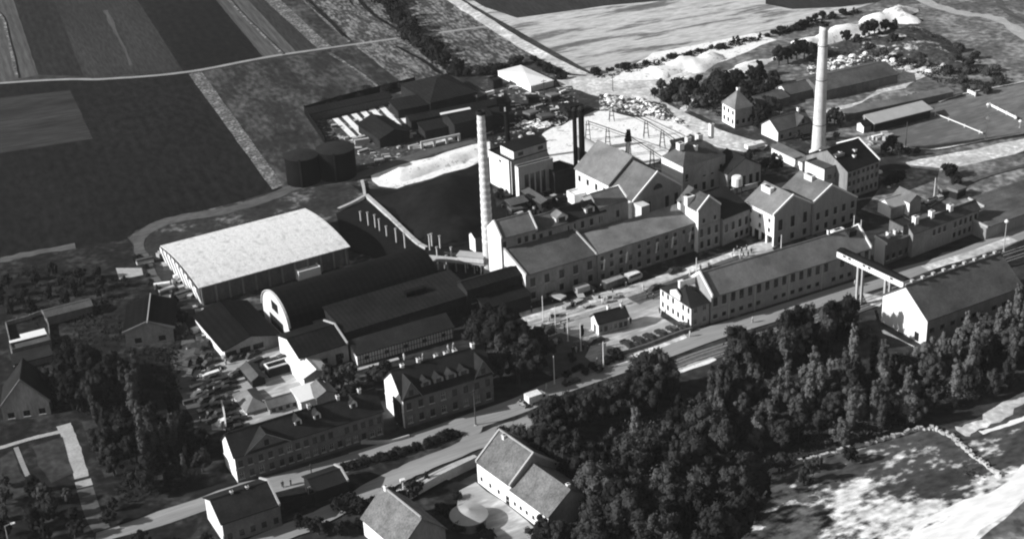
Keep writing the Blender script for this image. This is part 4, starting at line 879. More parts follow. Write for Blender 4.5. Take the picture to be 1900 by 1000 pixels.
wall_line('garden_wall','pale wall in front of the half timbered lean-to','wall',[(650,692),(695,680),(740,668)],.5,1.0,'concrete')
wall_line('kerb_wall','dark low wall in front of the office parking row','wall',[(1130,668),(1200,646),(1262,622),(1284,616)],1.2,.4,'dark_brick')
wall_line('street_wall','pale low wall before the terrace','wall',[(622,822),(680,823),(722,822),(760,812)],.8,.35,'concrete')
# ================================================================== lower left houses
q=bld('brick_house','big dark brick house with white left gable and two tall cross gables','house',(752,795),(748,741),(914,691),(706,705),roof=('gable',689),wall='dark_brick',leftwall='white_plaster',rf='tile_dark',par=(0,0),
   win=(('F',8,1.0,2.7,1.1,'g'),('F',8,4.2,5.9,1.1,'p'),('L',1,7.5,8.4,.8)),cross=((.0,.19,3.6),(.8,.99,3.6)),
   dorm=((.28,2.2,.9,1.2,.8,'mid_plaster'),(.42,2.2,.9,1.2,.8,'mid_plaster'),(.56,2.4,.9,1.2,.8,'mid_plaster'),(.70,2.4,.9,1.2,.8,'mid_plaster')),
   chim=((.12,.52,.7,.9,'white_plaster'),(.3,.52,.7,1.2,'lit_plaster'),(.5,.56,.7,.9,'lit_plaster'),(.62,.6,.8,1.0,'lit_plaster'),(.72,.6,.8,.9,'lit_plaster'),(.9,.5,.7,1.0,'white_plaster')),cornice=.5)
b=MB(); b.box(-.35,-.02,q['W']*.1,q['W']*.5,0,5.5,'black_wall'); b.build('gable_shade_door',q['T'])  # dark slab painting the shadow and doorway on the white gable
q=bld('terrace','long dark terrace of houses with white left end along the main street','house',(442,897),(437,847),(709,761),(412,816),roof=('gable',805),wall='dark_brick',leftwall='white_plaster',rf='tile_dark',
   win=(('F',12,.9,2.4,1.0,'g',(.33,1)),('F',12,3.6,5.1,1.0,'p',(.33,1)),('F',5,.9,2.4,1.0,'p',(0,.33)),('F',5,3.6,5.1,1.0,'n',(0,.33))),cross=((.07,.36,3.0),),
   dorm=((.45,1.5,1.6,1.2,1.0,'lit_plaster'),(.58,1.5,1.6,1.2,1.0,'lit_plaster'),(.83,1.5,1.6,1.2,1.0,'lit_plaster')),chim=((.55,.5,.6,.9,'lit_plaster'),(.75,.5,.6,.9,'lit_plaster'),(.9,.5,.6,.9,'lit_plaster')),cornice=.5)
q=bld('street_house','dark house with thin white gable in front of the terrace at the bottom edge','house',(418,1012),(415,971),(519,935),(377,924),roof=('gable',928),wall='dark_brick',leftwall='lit_plaster',rf='tile_dark',par=(0,1),verge='trim_grey',win=(('F',5,1,2.4,1.0,'p'),),chim=((.35,.5,.5,.5,'lit_plaster'),(.62,.5,.5,.4)))
q=bld('garden_shed','flat dark shed and yard between the main street and the lane','shed',(588,935),h=3.0,L=7,Wd=6,roof=('gable',1.0),wall='black_wall',rf='tile_dark',par=(0,1),verge='trim_grey')
b_=wall_line('yard_wall','black yard wall right of the bottom street house','wall',[(528,950),(560,940),(588,930)],2.2,.3,'black_wall')
# farm courtyard
q=bld('stable_wing','grey roofed stable wing with hipped end and bright side wall','stable',(459,774),(457,764),(498,752),(434,730),roof=('hip',1.6),Wd=None,wall='mid_plaster',leftwall='white_plaster',rf='tile_grey',axis='B')
q=bld('stable_wing','long low grey roofed stable wing along the bottom of the farm court','stable',(502,771),(500,757),(566,738),(486,744),roof=('gable',1.0),wall='mid_plaster',rf='tile_grey',win=(('F',5,.6,1.6,.9),))
q=bld('stable_wing','bright roofed stable wing closing the right side of the farm court','stable',(566,722),h=2.8,L=6,Wd=10,roof=('gable',1.2),axis='B',wall='mid_plaster',leftwall='white_plaster',rf='trim_white')
bld('barn_annex','glaring white roofed annex at the corner behind the terrace','shed',(561,768),h=3.0,L=7,Wd=5,roof=('mono',.6),wall='lit_plaster',rf='white_plaster')
bld('barn_annex','small grey roofed annex between the white annex and the terrace roof','shed',(590,762),h=3.2,L=4.5,Wd=5,roof=('gable',1.0),axis='B',wall='mid_plaster',leftwall='white_plaster',rf='tile_grey')
bld('court_shed','white roofed shed with a dark skylight strip on the farm court','shed',(500,704),h=2.6,L=11,Wd=2.6,roof=('flat',),par=(1,1),wall='black_wall',rf='felt_dark',verge='white_plaster')
bld('court_shed','low dark shed inside the farm court','shed',(470,722),h=2.2,L=3,Wd=7,roof=('gable',.8),axis='B',wall='black_wall',rf='tile_mid')
wall_line('yard_wall','thin pale gate wall left of the stable wing','wall',[(413,757),(418,780),(421,806)],2.0,.3,'lit_plaster')
# far left
q=bld('gable_house','black roofed house with pale ridge lines below the white hall','house',(236,645),(236,619),(320,609),(196,572),roof=('gable',600),axis='B',wall='dark_brick',rf='felt_black',par=(1,0),verge='tile_grey',win=(('F',2,.8,2.2,1.6,'d'),),ov=.6)
b=MB(); h0=q['prof'][1][1]; xm=q['L']/2; b.box(xm-.12,xm+.12,-.5,q['W']+.5,h0+.36,h0+.5,'trim_grey'); b.build('ridge_cap',q['roof'])
q=bld('gable_house','dormered villa with steep gable at the left edge','house',(8,784),(5,757),(90,744),Wd=10,roof=('gable',708),axis='B',wall='factory_wall',rf='tile_dark',par=(1,0),verge='tile_grey',win=(('F',3,.8,2.2,1.4,'g'),))
bld('greenhouse','long low greenhouse with grey panes left of the black roofed house','greenhouse',(90,606),h=2.6,L=11,Wd=4,head=HD-.03,roof=('gable',.7),wall='dark_brick',rf='tile_mid')
q=bld('open_shed','yard shed with stepped bright roof at the far left','shed',(26,668),h=2.6,L=9,Wd=3.5,head=HD-.05,roof=('flat',),wall='dark_brick',rf='tile_mid')
b=MB(); b.box(.2,8.8,3.4,4.6,2.7,2.9,'white_plaster'); b.box(3,8.8,4.6,6.6,2.72,2.92,'white_plaster'); b.build('white_awning',q['T'])
bld('open_shed','flat grey lean-to in front of the bright stepped roof','shed',(30,690),h=2.0,L=8.5,Wd=4,head=HD-.05,roof=('mono',.4),wall='dark_brick',rf='tile_dark')
wall_line('garden_fence','grey garden fence round the far left yard','fence',[(12,606),(22,650),(28,690)],1.4,.25,'concrete_dark',post=3)
wall_line('garden_fence','grey garden fence climbing from the yard to the greenhouse','fence',[(12,606),(50,596),(84,588),(95,640)],1.4,.25,'concrete_dark',post=3)
# ================================================================== farm at the bottom
hdB=None
z=4.3; a=P(1017,958,z); e=P(885,862,z); v_=(e-a); v_.z=0; hf=math.atan2(v_.y,v_.x)-math.pi/2
q=bld('farmhouse','lower grey roofed farm range with long white wall behind the round roof','farmhouse',px(Vector((a.x,a.y,0))),h=z,L=10.5,Wd=(P(949,908,z)-a).xy.length,head=hf,roof=('gable',3.6),axis='B',wall='mid_plaster',leftwall='white_plaster',rf='tile_old',ov=.3,
   win=(('L',6,1.0,2.0,.8),('L',1,.1,2.2,1.2,'d',(.15,.3))),chim=((.55,.1,.6,.8,'white_plaster'),))
g3=a+(P(949,908,z)-a).xy.length*Vector((-math.sin(hf),math.cos(hf),0))
q=bld('farmhouse','taller tiled farmhouse with pale ridge and cut-in dormers','farmhouse',px(Vector((g3.x,g3.y,0))+q['v']*.05),h=z+.9,L=11.5,Wd=(e-g3).xy.length,head=hf,roof=('gable',4.6),axis='B',wall='mid_plaster',leftwall='white_plaster',rf='tile_old',par=(1,1),verge='trim_grey',ov=.3,
   win=(('L',4,1.0,2.1,.8),('L',1,.1,2.2,1.2,'d',(.05,.2))),chim=((.45,.78,.7,.8,'lit_plaster'),))
b=MB(); b.box(q['L']/2-.15,q['L']/2+.15,0,q['W'],q['prof'][1][1]+.3,q['prof'][1][1]+.5,'trim_grey'); b.build('ridge_cap',q['roof'])
q=bld('farm_barn','grey roofed barn with white side at the bottom edge left of the round roof','barn',(745,1052),h=4.0,L=10,Wd=(P(745,1022,4)-P(686,959,4)).xy.length,head=hf,roof=('gable',4.5),axis='B',wall='mid_plaster',leftwall='white_plaster',rf='tile_old',par=(0,0),chim=((.5,.92,.6,.9,'white_plaster'),))
b=MB(); b.box(q['L']/2-.15,q['L']/2+.15,0,q['W'],q['prof'][1][1]+.3,q['prof'][1][1]+.5,'trim_grey'); b.build('ridge_cap',q['roof'])
p=P(871,972); T=thing('round_hayrick','round low building with shallow conical pale roof in the farm court','rick',(p.x,p.y,0))
b=MB(); b.lathe([(3.2,0),(3.2,2.2)],'dark_brick',24); b.build('wall',T); b=MB(); b.lathe([(3.7,2.2),(3.7,2.35),(.15,3.5)],'trim_grey',32); b.build('roof',T)
wall_line('farm_wall','bright topped farm wall running from the farmhouse to the barn','wall',[(758,928),(800,904),(830,888),(884,862)],2.2,1.0,'concrete')
wall_line('farm_wall','thin outer wall parallel to the bright topped farm wall','wall',[(740,916),(790,892),(840,868),(880,852)],1.0,.5,'concrete')
T=thing('farm_pump','pale pump post with a crosspiece at the end of the farm wall','pump',tuple(P(750,926)),.3); b=MB(); b.tube((0,0,0),(0,0,4.2),.14,.12,'trim_white'); b.build('post',T); b=MB(); b.box(-1.4,1.4,-.12,.12,2.2,2.45,'trim_white'); b.build('crosspiece',T); b=MB(); b.box(-.5,.5,-.4,.4,4.2,4.7,'trim_white'); b.build('head',T)
p=P(1092,990); T=thing('garden_hut','dark garden hut with two windows right of the farmhouse end','hut',(p.x,p.y,0),HD); b=MB(); b.box(0,3.5,0,3,0,2.6,'tile_grey'); b.build('wall',T); b=MB(); b.prism([(-.2,2.6),(3.7,2.6),(1.75,3.8)],-.2,3.2,'tile_mid'); b.build('roof',T)
for x in (.6,2.1): b=MB(); b.box(x,x+.8,-.06,-.004,1.0,2.0,'glass'); b.build('window',T)
# gatehouse
q=bld('gatehouse','small gatehouse with white gable and chimney in the middle of the yard','gatehouse',(1111,624),(1111,600),(1165,586),(1094,588),roof=('gable',583),wall='mid_plaster',leftwall='white_plaster',rf='tile_dark',win=(('F',6,.8,2.2,.9,'g'),('L',1,.1,2.2,1.1,'d')),chim=((.5,.6,.7,1.2,'white_plaster'),(.92,.5,.6,.8,'lit_plaster')),ov=.35)
# ================================================================== vehicles
def wheel_mesh():
    b=MB(); b.tube((0,-.09,0),(0,.09,0),.34,.34,'tyre',12); b.tube((0,-.10,0),(0,.10,0),.15,.15,'trim_grey',8); return b.mesh('wheel')
WH=wheel_mesh()
def add_wheels(T,xs,y):
    for x in xs:
        for s in (-1,1):
            o=bpy.data.objects.new('wheel',WH); C.objects.link(o); o.parent=T; o.location=(x,s*y,.34)
def bevel(o,w=.08):
    m=bmesh.new(); m.from_mesh(o.data); bmesh.ops.remove_doubles(m,verts=m.verts,dist=.001); bmesh.ops.bevel(m,geom=list(m.edges),offset=w,segments=2,affect='EDGES',clamp_overlap=True); m.to_mesh(o.data); m.free()
def car(k):
    T=thing('parked_car','','car')
    b=MB(); b.prism([(-2.1,.35),(2.1,.35),(2.15,.75),(1.95,.95),(.7,1.0),(-1.9,1.0),(-2.2,.7)],-.72,.72,k); o=b.build('body',T); bevel(o)
    b=MB(); b.prism([(.65,.98),(.35,1.5),(-1.2,1.52),(-1.75,.98)],-.62,.62,k); o=b.build('cabin',T); bevel(o,.06)
    b=MB(); b.box(-1.15,.3,-.635,-.615,1.05,1.4,'glass'); b.box(-1.15,.3,.615,.635,1.05,1.4,'glass'); b.poly([(.68,-.5,1.03),(.68,.5,1.03),(.42,.5,1.44),(.42,-.5,1.44)],'glass'); b.build('window',T)
    for s in (-1,1):
        for pp in ([(.75,.4),(2.0,.4),(1.9,.75),(1.4,.88),(.9,.7)],[(-2.0,.4),(-.8,.4),(-.95,.72),(-1.4,.85),(-1.9,.7)]): b=MB(); b.prism(pp,s*.72,s*.84,k); b.build('fender',T)
    add_wheels(T,(1.35,-1.35),.74); return T
protos={}
def place_car(at,deg,label,group=None,k='paint_dark'):
    p=P(*at)
    if k not in protos: T=protos[k]=car(k); T.location=p; T.rotation_euler=(0,0,R(deg))
    else: T=dup(protos[k],p,R(deg))
    T['label']=label
    if group: T['group']=group
    elif 'group' in T: del T['group']
    return T
def lorry(at,deg,label,k='trim_grey',L=6,cat='lorry',name='lorry',hh=2.7,cab=True,bus=False,kc='paint_dark'):
    p=P(*at); T=thing(name,label,cat,(p.x,p.y,0),R(deg))
    if bus:
        b=MB(); b.prism([(-L/2,.5),(L/2,.5),(L/2+.1,1.4),(L/2-.2,hh-.2),(L/2-.6,hh),(-L/2+.4,hh),(-L/2,hh-.3)],-1.15,1.15,kc); o=b.build('body',T); bevel(o,.12)
        b=MB(); b.box(-L/2+.3,L/2-.7,-1.05,1.05,hh-.01,hh+.07,k); b.build('roof',T)
        for s in(-1,1):
            for i in range(6): b=MB(); x=-L/2+.6+i*(L-1.6)/6; b.box(x,x+.75,s*1.17-.015,s*1.17+.015,1.5,2.2,'glass'); b.build('window',T)
    else:
        b=MB(); b.box(-L/2,L/2-1.9,-1.1,1.1,.95,1.15,kc); b.box(-L/2,L/2-1.9,-1.1,1.1,1.16,hh,k); b.build('load_bed',T)
        if cab:
            b=MB(); b.prism([(L/2-1.8,.6),(L/2,.6),(L/2,1.3),(L/2-.8,1.4),(L/2-1.0,2.1),(L/2-1.8,2.15)],-.95,.95,kc); o=b.build('cab',T); bevel(o,.07)
            b=MB(); b.box(L/2-1.7,L/2-1.1,-.97,.97,1.45,2.0,'glass'); b.build('window',T)
    add_wheels(T,(L/2-.9,-L/2+1.0),1.0); return T
lorry((1174,521),34,'white topped bus parked against the long factory wing','paint_white',4.6,'bus','bus',2.2,bus=True,kc='paint_grey')
lorry((1139,532),34,'long grey roofed coach parked left of the white topped bus','paint_grey',6.6,'bus','bus',2.2,bus=True)
lorry((1085,545),30,'big pale tarpaulin roofed lorry standing by the factory wing','paint_grey',5.6,hh=2.5)
lorry((1041,560),-40,'pale flat wagon standing askew left of the tarpaulin lorry','trim_grey',5.5,'wagon','wagon',1.5,cab=False)
lorry((1085,556),10,'small pale cart below the tarpaulin roofed lorry','trim_grey',3.6,'cart','cart',1.3,cab=False)
lorry((1026,553),-40,'small dark wagon behind the askew pale wagon','iron_dark',4,'wagon','wagon',1.4,cab=False)
lorry((997,746),28,'white covered lorry driving on the main street','paint_white',5.2,'lorry','lorry',2.5,kc='paint_white')
lorry((975,754),28,'small pale handcart in front of the white covered lorry','trim_grey',2.6,'cart','cart',1.0,cab=False)
lorry((1398,281),20,'left of the two white covered wagons on the pale road','paint_white',5,'wagon','covered_wagon',2.4,cab=False)
lorry((1412,277),20,'right of the two white covered wagons on the pale road','paint_white',5,'wagon','covered_wagon',2.4,cab=False)
lorry((1690,410),30,'dark handcart near the tenement wash house','iron_dark',3,'cart','cart',1.2,cab=False) if 0 else None
random.seed(11)
for i,(x,y) in enumerate([(1164,642),(1186,636),(1207,630),(1228,623),(1249,616),(1268,609)]):
    place_car((x,y),122+random.uniform(-5,5),['dark car at the left end of the row before the office head','second dark car from the left in the office parking row','third dark car from the left in the office parking row','third dark car from the right in the office parking row','second dark car from the right in the office parking row','dark car nearest the white sided office in the parking row'][i],'cars parked before the office')
yard=[(400,704,20),(407,712,20),(418,709,20),(425,716,20),(398,722,20),(411,726,20),(424,725,25),(408,745,20),(415,755,20),(428,757,18),(421,765,20),(412,770,20),(430,776,18),(430,790,20),(443,783,20),(447,797,20),(474,678,25),(486,674,25),(500,678,25),(512,674,30),(478,690,30),(455,664,30),(440,668,30),(385,640,70),(372,652,70),(382,664,60),(365,672,70),(392,676,30),(398,690,30),(380,700,60),(385,745,20),(395,735,20),(432,738,20),(440,700,25),(452,692,25),(465,684,25),(388,715,60),(378,728,60),(384,760,40),(394,770,40),(402,782,20),(404,757,20),(524,668,30),(470,662,30),(360,690,70),(352,675,70),(366,700,70)]
for x,y,d in yard: place_car((x,y),HD*57.3+d-20+random.uniform(-9,9),'dark car parked in the crowded yard between the workshop and the farm court','cars parked in the crowded yard')
for x,y,l in ((1106,636,'dark car beside the white gatehouse gable'),(1060,712,'dark car under the tall flagpole near the street'),):
    place_car((x,y),30,l)
for x,y,l in ((418,787,'pale car at the edge of the crowded yard'),(372,735,'white topped car on the dirt track left of the crowded yard')):
    place_car((x,y),40,l,k='paint_white')
for x,y,l in ((1218,538,'dark car on the lane behind the white sided office'),(1252,566-60,'dark car beside the factory wing, right of the white topped bus')):
    place_car((x,y),34,l)
# ================================================================== people
def person_mesh(k,step):
    sk=[((0,0,.93),.14),((0,0,1.18),.15),((0,0,1.40),.13),((0,0,1.52),.06),((0,0,1.62),.085),((0,.01,1.72),.085),
        ((.0,.19,1.40),.06),((.05,.25,1.12),.045),((.12,.24,.88),.035),((.0,-.19,1.40),.06),((-.05,-.25,1.12),.045),((-.1,-.24,.88),.035),
        ((0,.09,.86),.1),((step,.1,.48),.07),((step*.6,.1,.06),.05),((step*.6+.12,.1,.04),.04),((0,-.09,.86),.1),((-step,-.1,.48),.07),((-step*1.4,-.1,.06),.05),((-step*1.4+.12,-.1,.04),.04)]
    ed=[(0,1),(1,2),(2,3),(3,4),(4,5),(2,6),(6,7),(7,8),(2,9),(9,10),(10,11),(0,12),(12,13),(13,14),(14,15),(0,16),(16,17),(17,18),(18,19)]
    me=bpy.data.meshes.new('person'); me.from_pydata([s[0] for s in sk],ed,[]); o=bpy.data.objects.new('tmp',me); C.objects.link(o)
    m=o.modifiers.new('s','SKIN'); 
    for i,s in enumerate(sk): me.skin_vertices[0].data[i].radius=(s[1],s[1])
    me.skin_vertices[0].data[0].use_root=True
    dg=bpy.context.evaluated_depsgraph_get(); nm=bpy.data.meshes.new_from_object(o.evaluated_get(dg)); bpy.data.objects.remove(o)
    nm.materials.clear(); nm.materials.append(mt[k]); nm.materials.append(mt['skin'])
    for p in nm.polygons:
        p.use_smooth=True; z=p.center.z
        p.material_index=1 if 1.5<z<1.68 or (z<.92 and abs(p.center.y)>.2) else 0
    nm.name='person'; return nm
pm={}
def person(at,label,k='cloth_dark',rz=None,group=None,w=None):
    p=P(*at); v=random.choice((.12,.22)); key=(k,v)
    if key not in pm: pm[key]=person_mesh(k,v)
    o=bpy.data.objects.new('person',pm[key]); C.objects.link(o); o.location=(p.x,p.y,0); o.rotation_euler=(0,0,random.uniform(0,6.28) if rz is None else rz); o.scale=(1.05,1.05,1.05)
    return tag(o,label,'person',group)
random.seed(5)
for x,y in ((1362,473),(1368,468),(1376,470),(1379,478),(1385,466),(1394,471),(1358,479),(1373,482),(1388,477)): person((x,y),'person standing in the group before the open pillars of the white block',random.choice(('cloth_dark','cloth_pale')),group='people before the pillared block')
for x,y,l,k in ((1162,535,'person in dark clothes walking on the factory road below the coach','cloth_dark'),(1200,548,'person in dark clothes on the lane behind the gatehouse','cloth_dark'),(1193,540,'person in pale clothes on the lane behind the gatehouse','cloth_pale'),
    (1019,598,'person in pale clothes near the second flagpole','cloth_pale'),(1024,593,'person in dark clothes near the second flagpole','cloth_dark'),(993,616,'person in dark clothes on the left edge of the lawn','cloth_dark'),(979,620,'person in dark clothes at the left end of the lawn fence','cloth_dark'),
    (750,668,'person in pale clothes before the half timbered lean-to','cloth_pale'),(785,668,'person in pale clothes right of the lean-to wall','cloth_pale'),(832,652,'person in pale clothes at the right end of the lean-to','cloth_pale'),(842,648,'person in light clothes beside the trees at the lean-to','cloth_pale'),(888,634,'person in white by the big trees','cloth_pale'),
    (525,905,'person in dark clothes on the main street, left of a pair','cloth_dark'),(540,901,'person in dark clothes on the main street, right of a pair','cloth_dark'),(1014,724,'person in pale clothes behind the white covered lorry','cloth_pale'),
    (966,754,'person in dark clothes beside the handcart on the street','cloth_dark'),(1063,655,'person in dark clothes at the lawn fence','cloth_dark'),(1072,652,'person with dark coat by the fourth flagpole','cloth_dark'),(1280,626,'person in pale clothes on the street below the office','cloth_pale'),
    (1396,600,'person in white at the street beside the trees','cloth_pale'),(1586,532,'left of two people in pale clothes near the bridge posts','cloth_pale'),(1592,532,'right of two people in pale clothes near the bridge posts','cloth_pale'),
    (1108,676,'person in pale clothes under the flag at the hedge','cloth_pale'),(738,798,'person in dark clothes at the left corner of the brick house','cloth_dark'),(1224,582,'person at the left corner of the white sided office','cloth_dark'),(1315,498,'person in dark clothes on the lane behind the warehouse ridge','cloth_dark')): person((x,y),l,k)
# ================================================================== poles, flags, posts
def pole(name,label,g,t,r=.13,k='trim_white',parts=None,cat='pole'):
    p=P(*g); H=zat(p.x,p.y,t); T=thing(name,label,cat,(p.x,p.y,0),HD); b=MB(); b.tube((0,0,0),(0,0,H),r,r*.6,k,8); b.build('shaft',T)
    b=MB(); b.tube((0,0,-.02),(0,0,.35),r*2.6,r*2.2,'concrete',10); b.build('foot',T)
    if parts=='flag' or parts=='dark':
        b=MB(); n=6
        for i in range(n):
            z0=H-.5-i*.5; z1=z0-.5; w=.9; a=.18*math.sin(i*1.3); c=.18*math.sin((i+1)*1.3)
            b.poly([(.1,0,z0),(w,a,z0),(w,c,z1),(.1,0,z1)],'flag_cloth' if parts=='flag' else 'flag_dark')
        b.build('flag',T)
    if parts=='arm':
        b=MB(); b.box(-1.0,1.0,-.07,.07,H-.6,H-.45,k); b.box(-.7,.7,-.07,.07,H-1.3,H-1.15,k); b.build('crossarm',T)
    if parts=='lamp':
        b=MB(); b.tube((0,0,H-.1),(1.4,0,H+.1),.07,.06,k,6); b.box(1.1,1.9,-.25,.25,H-.1,H+.08,'trim_white'); b.build('lamp_head',T)
    if parts=='ball':
        b=MB(); b.lathe([(.05,H-.1),(.55,H+.3),(.55,H+.6),(.05,H+1.0)],'trim_white',12); b.build('globe',T)
    return T
pole('flagpole','bare white flagpole at the left end of the lawn',(1008,598),549)
pole('flagpole','white flagpole behind the lawn fence, second from the left',(1031,615),569)
pole('flagpole','white flagpole in the middle of the lawn',(1054,634),582)
pole('flagpole','white flagpole with hanging dark flag on the lawn',(1078,652),600,parts='dark')
pole('flagpole','white flagpole with a long pale flag at the street side',(1120,686),634,.16,parts='flag')
pole('flagpole','white flagpole standing in front of the big tree clump',(1029,714),660)
pole('flagpole','white pole with a pale banner left of the courtyard',(942,616),588,parts='lamp')
pole('telegraph_pole','dark telegraph pole at the street beside the brick house corner',(883,790),722,.16,'timber','arm')
pole('telegraph_pole','dark telegraph pole on the main street below the terrace',(580,895),860,.16,'timber','arm')
pole('telegraph_pole','tall dark pole at the sports field',(1680,277),226,.16,'timber')
pole('telegraph_pole','telegraph pole behind the white flat store',(1010,184),148,.14,'timber','arm')
pole('telegraph_pole','telegraph pole at the chalk road',(1137,170),138,.14,'timber','arm')
pole('lamp_post','pale lamp post at the corner of the sports field',(1829,260),222,.16,'trim_grey','ball')
pole('lamp_post','pale lamp post with white globe right of the tenement row',(1862,468),414,.14,'trim_grey','ball')
pole('lamp_post','lamp post with white head on the far side of the sports field',(1833,200),197,.12,'trim_grey','ball')
pole('lamp_post','lamp post with white head at the right railing of the field',(1892,238),228,.12,'trim_grey','ball')
pole('lamp_post','curved lamp post at the bottom left corner',(18,1015),975,.12,'trim_grey','lamp')
pole('lamp_post','pole with pale lamp bracket beside the street shed',(574,925),903,.12,'trim_grey','lamp')
for i,(x,y,l) in enumerate(((1292,512,'pale pole at the left end of the warehouse ridge'),(1515,420,'pale pole left of the pillared block corner'),(1449,468,'pale lamp before the grey wall of the pillared block'),(1733,366,'tall pale pole behind the tenement chimneys'),(1583,440,'white pole at the right end of the warehouse ridge'),(1597,430,'white marker post right of the warehouse ridge'))):
    pole('pole',l,(x,y),y-{0:34,1:14,2:32,3:36,4:40,5:22}[i],.14,'trim_white')
q0=LW
for i,(f,l) in enumerate(((.0,'drooping pale flag on the factory wing wall, leftmost'),(.22,'drooping pale flag on the factory wing wall, second from left'),(.52,'drooping pale flag on the factory wing wall, middle'),(.68,'drooping pale flag on the factory wing wall, second from right'),(.86,'drooping pale flag on the factory wing wall, nearest the pavilion'))):
    T=thing('wall_flag',l,'flag',tuple(M2['o']+M2['u']*(M2['L']*f+1.2)-M2['v']*.12+Vector((0,0,4.2))),M2['head'])
    b=MB(); b.tube((0,0,1.2),(0,-1.3,2.6),.05,.04,'trim_white',6); b.build('staff',T)
    b=MB(); 
    for j in range(5): b.poly([(-.25,-1.1+.1*j,2.3-j*.6),(.3,-1.0+.1*j,2.3-j*.6),(.3,-.9+.1*j,1.7-j*.6),(-.25,-1.0+.1*j,1.7-j*.6)],'flag_cloth')
    b.build('flag',T)
random.seed(21)
for x,y in ((670,412),(684,420),(697,424),(705,430),(718,440),(736,452),(752,462),(802,458),(817,462),(838,480),(829,492),(826,500),(812,484),(862,486),(868,500),(877,496),(886,504),(893,512),(798,466)):
    p=P(x,y); hh=random.uniform(2.6,4.6); T=thing('yard_post','pale post in the dark storage yard between the halls and the heap','post',(p.x,p.y,0),HD,'pale posts in the dark yard')
    b=MB(); b.box(-.14,.14,-.14,.14,0,hh,'lit_plaster'); b.build('shaft',T); b=MB(); b.box(-.3,.3,-.2,.2,hh,hh+.25,'trim_grey'); b.build('cap',T)
T=thing('gate_frame','low pale railing frame around the flowerbed in front of the gatehouse','railing',tuple(P(980,618)),HD-.05)
b=MB(); b.box(0,11,-.1,.1,.7,.85,'iron_dark'); b.build('rail',T)
for i in range(6): b=MB(); b.box(i*2.15,i*2.15+.18,-.1,.1,0,.85,'iron_dark'); b.build('post',T)
# debris beside the white hall and the yards: individually placed crates and stones
random.seed(9)
for x,y in [(300+i*7+random.uniform(-4,4),478+i*10+random.uniform(-8,6)) for i in range(16)]:
    p=P(x,y); T=thing('crate','pale or dark crate dumped along the left side of the white hall','crate',(p.x,p.y,0),random.uniform(0,3),'crates beside the white hall'); s=random.uniform(.6,1.3)
    b=MB(); b.box(-s,s,-s*.6,s*.6,0,s*.9,random.choice(('timber','trim_grey','timber','concrete_dark'))); b.build('box',T); b=MB(); b.box(-s-.06,s+.06,-s*.6-.06,s*.6+.06,s*.9+.01,s*.9+.1,'timber_pale'); b.build('lid',T)
# ================================================================== vegetation
G='leaf_dark'
def trees(lst,kd,k,label,group=None):
    for x,y,h in lst: tree((x,y),h,kd,k if isinstance(k,str) else random.choice(k),label,group)
random.seed(3)
trees([(885,655,11),(905,640,12),(925,668,12.5),(948,690,12),(940,640,11),(968,676,12.5),(985,700,11),(962,712,11.5),(930,705,11),(1000,672,10),(905,690,11)],'broad',('leaf_dark','leaf_dark','leaf_mid'),'tall dark tree in the clump right of the brick house','clump beside the brick house')
trees([(612,726,6.5),(634,722,6.5),(650,708,5.5)],'broad','leaf_mid','small round tree behind the terrace below the blank gable','trees behind the terrace')
trees([(660,740,4.5),(700,706,4),(596,700,3.6),(718,690,3.2)],'bush','leaf_dark','low bush along the foot of the gabled store','bushes by the gabled store')
row([(965,845),(1010,828),(1060,806),(1110,785),(1160,770)],11,(8,10),['broad'],['leaf_dark','leaf_mid'],'tree in the row along the street left of the round dark clump','street trees before the lawn',31,2)
trees([(1170,752,9),(1200,735,11.5),(1228,738,12),(1188,768,9.5),(1222,765,10),(1245,755,9)],'broad',('leaf_dark','leaf_mid'),'tree of the dense dark clump at the street below the parking row','clump below the parking row')
trees([(1136,664,2.4),(1146,660,2.2),(1130,676,2.2),(1146,670,2.2)],'bush','leaf_dark','dark bush at the left end of the parking row','bushes at the parking row')
trees([(1053,700,1.8),(1066,690,1.6),(1078,684,1.6),(1086,694,1.8),(1062,672,1.4),(1098,684,1.6),(1108,690,2.0),(1060,664,1.5)],'bush','leaf_dark','dark shrub planted on the lawn','shrubs on the lawn')
LB={'broad':'broadleaf tree in the dense wood at bottom centre','poplar':'slim poplar rising from the dense wood at bottom centre','rough':'ragged tree in the dense wood at bottom centre'}
GB={'broad':'broadleaf trees of the bottom wood','poplar':'poplars of the bottom wood','rough':'ragged trees of the bottom wood'}
wood([(1000,890),(1130,865),(1290,800),(1350,830),(1400,890),(1380,1010),(1300,1080),(1080,1080),(1110,960),(1020,870)],62,5.2,(8.5,12.5),['broad']*5+['rough'],['leaf_dark','leaf_mid','leaf_mid'],LB,GB,41)
trees([(1252,925,15),(1180,850,13),(1335,770,14),(1350,775,13),(1320,762,12)],'poplar',('leaf_pale','leaf_mid'),'slim pale poplar standing out of the wood','pale poplars of the wood')
LB2={'broad':'broadleaf tree in the grove between the railway and the meadow path','poplar':'slim poplar in the grove by the railway','rough':'ragged tree in the grove between the railway and the meadow path'}
GB2={'broad':'broadleaf trees of the railway grove','poplar':'poplars of the railway grove','rough':'ragged trees of the railway grove'}
wood([(1345,682),(1420,655),(1500,630),(1568,602),(1582,628),(1550,658),(1470,690),(1350,716)],46,4.0,(8,12),['broad','rough','rough'],['leaf_mid','leaf_dark','leaf_mid'],LB2,GB2,43)
trees([(1508,748,15),(1580,706,15),(1566,728,12),(1345,765,14),(1500,775,12),(1520,756,12),(1620,790,12),(1680,770,13),(1800,700,12)],'poplar','leaf_pale','tall slim pale poplar along the gravel path in the grove','pale poplars along the gravel path')
LB3={'broad':'pale broadleaf tree on the wooded slope left of and below the depot','poplar':'slim poplar on the wooded slope below the depot','rough':'ragged pale tree on the wooded slope below the depot'}
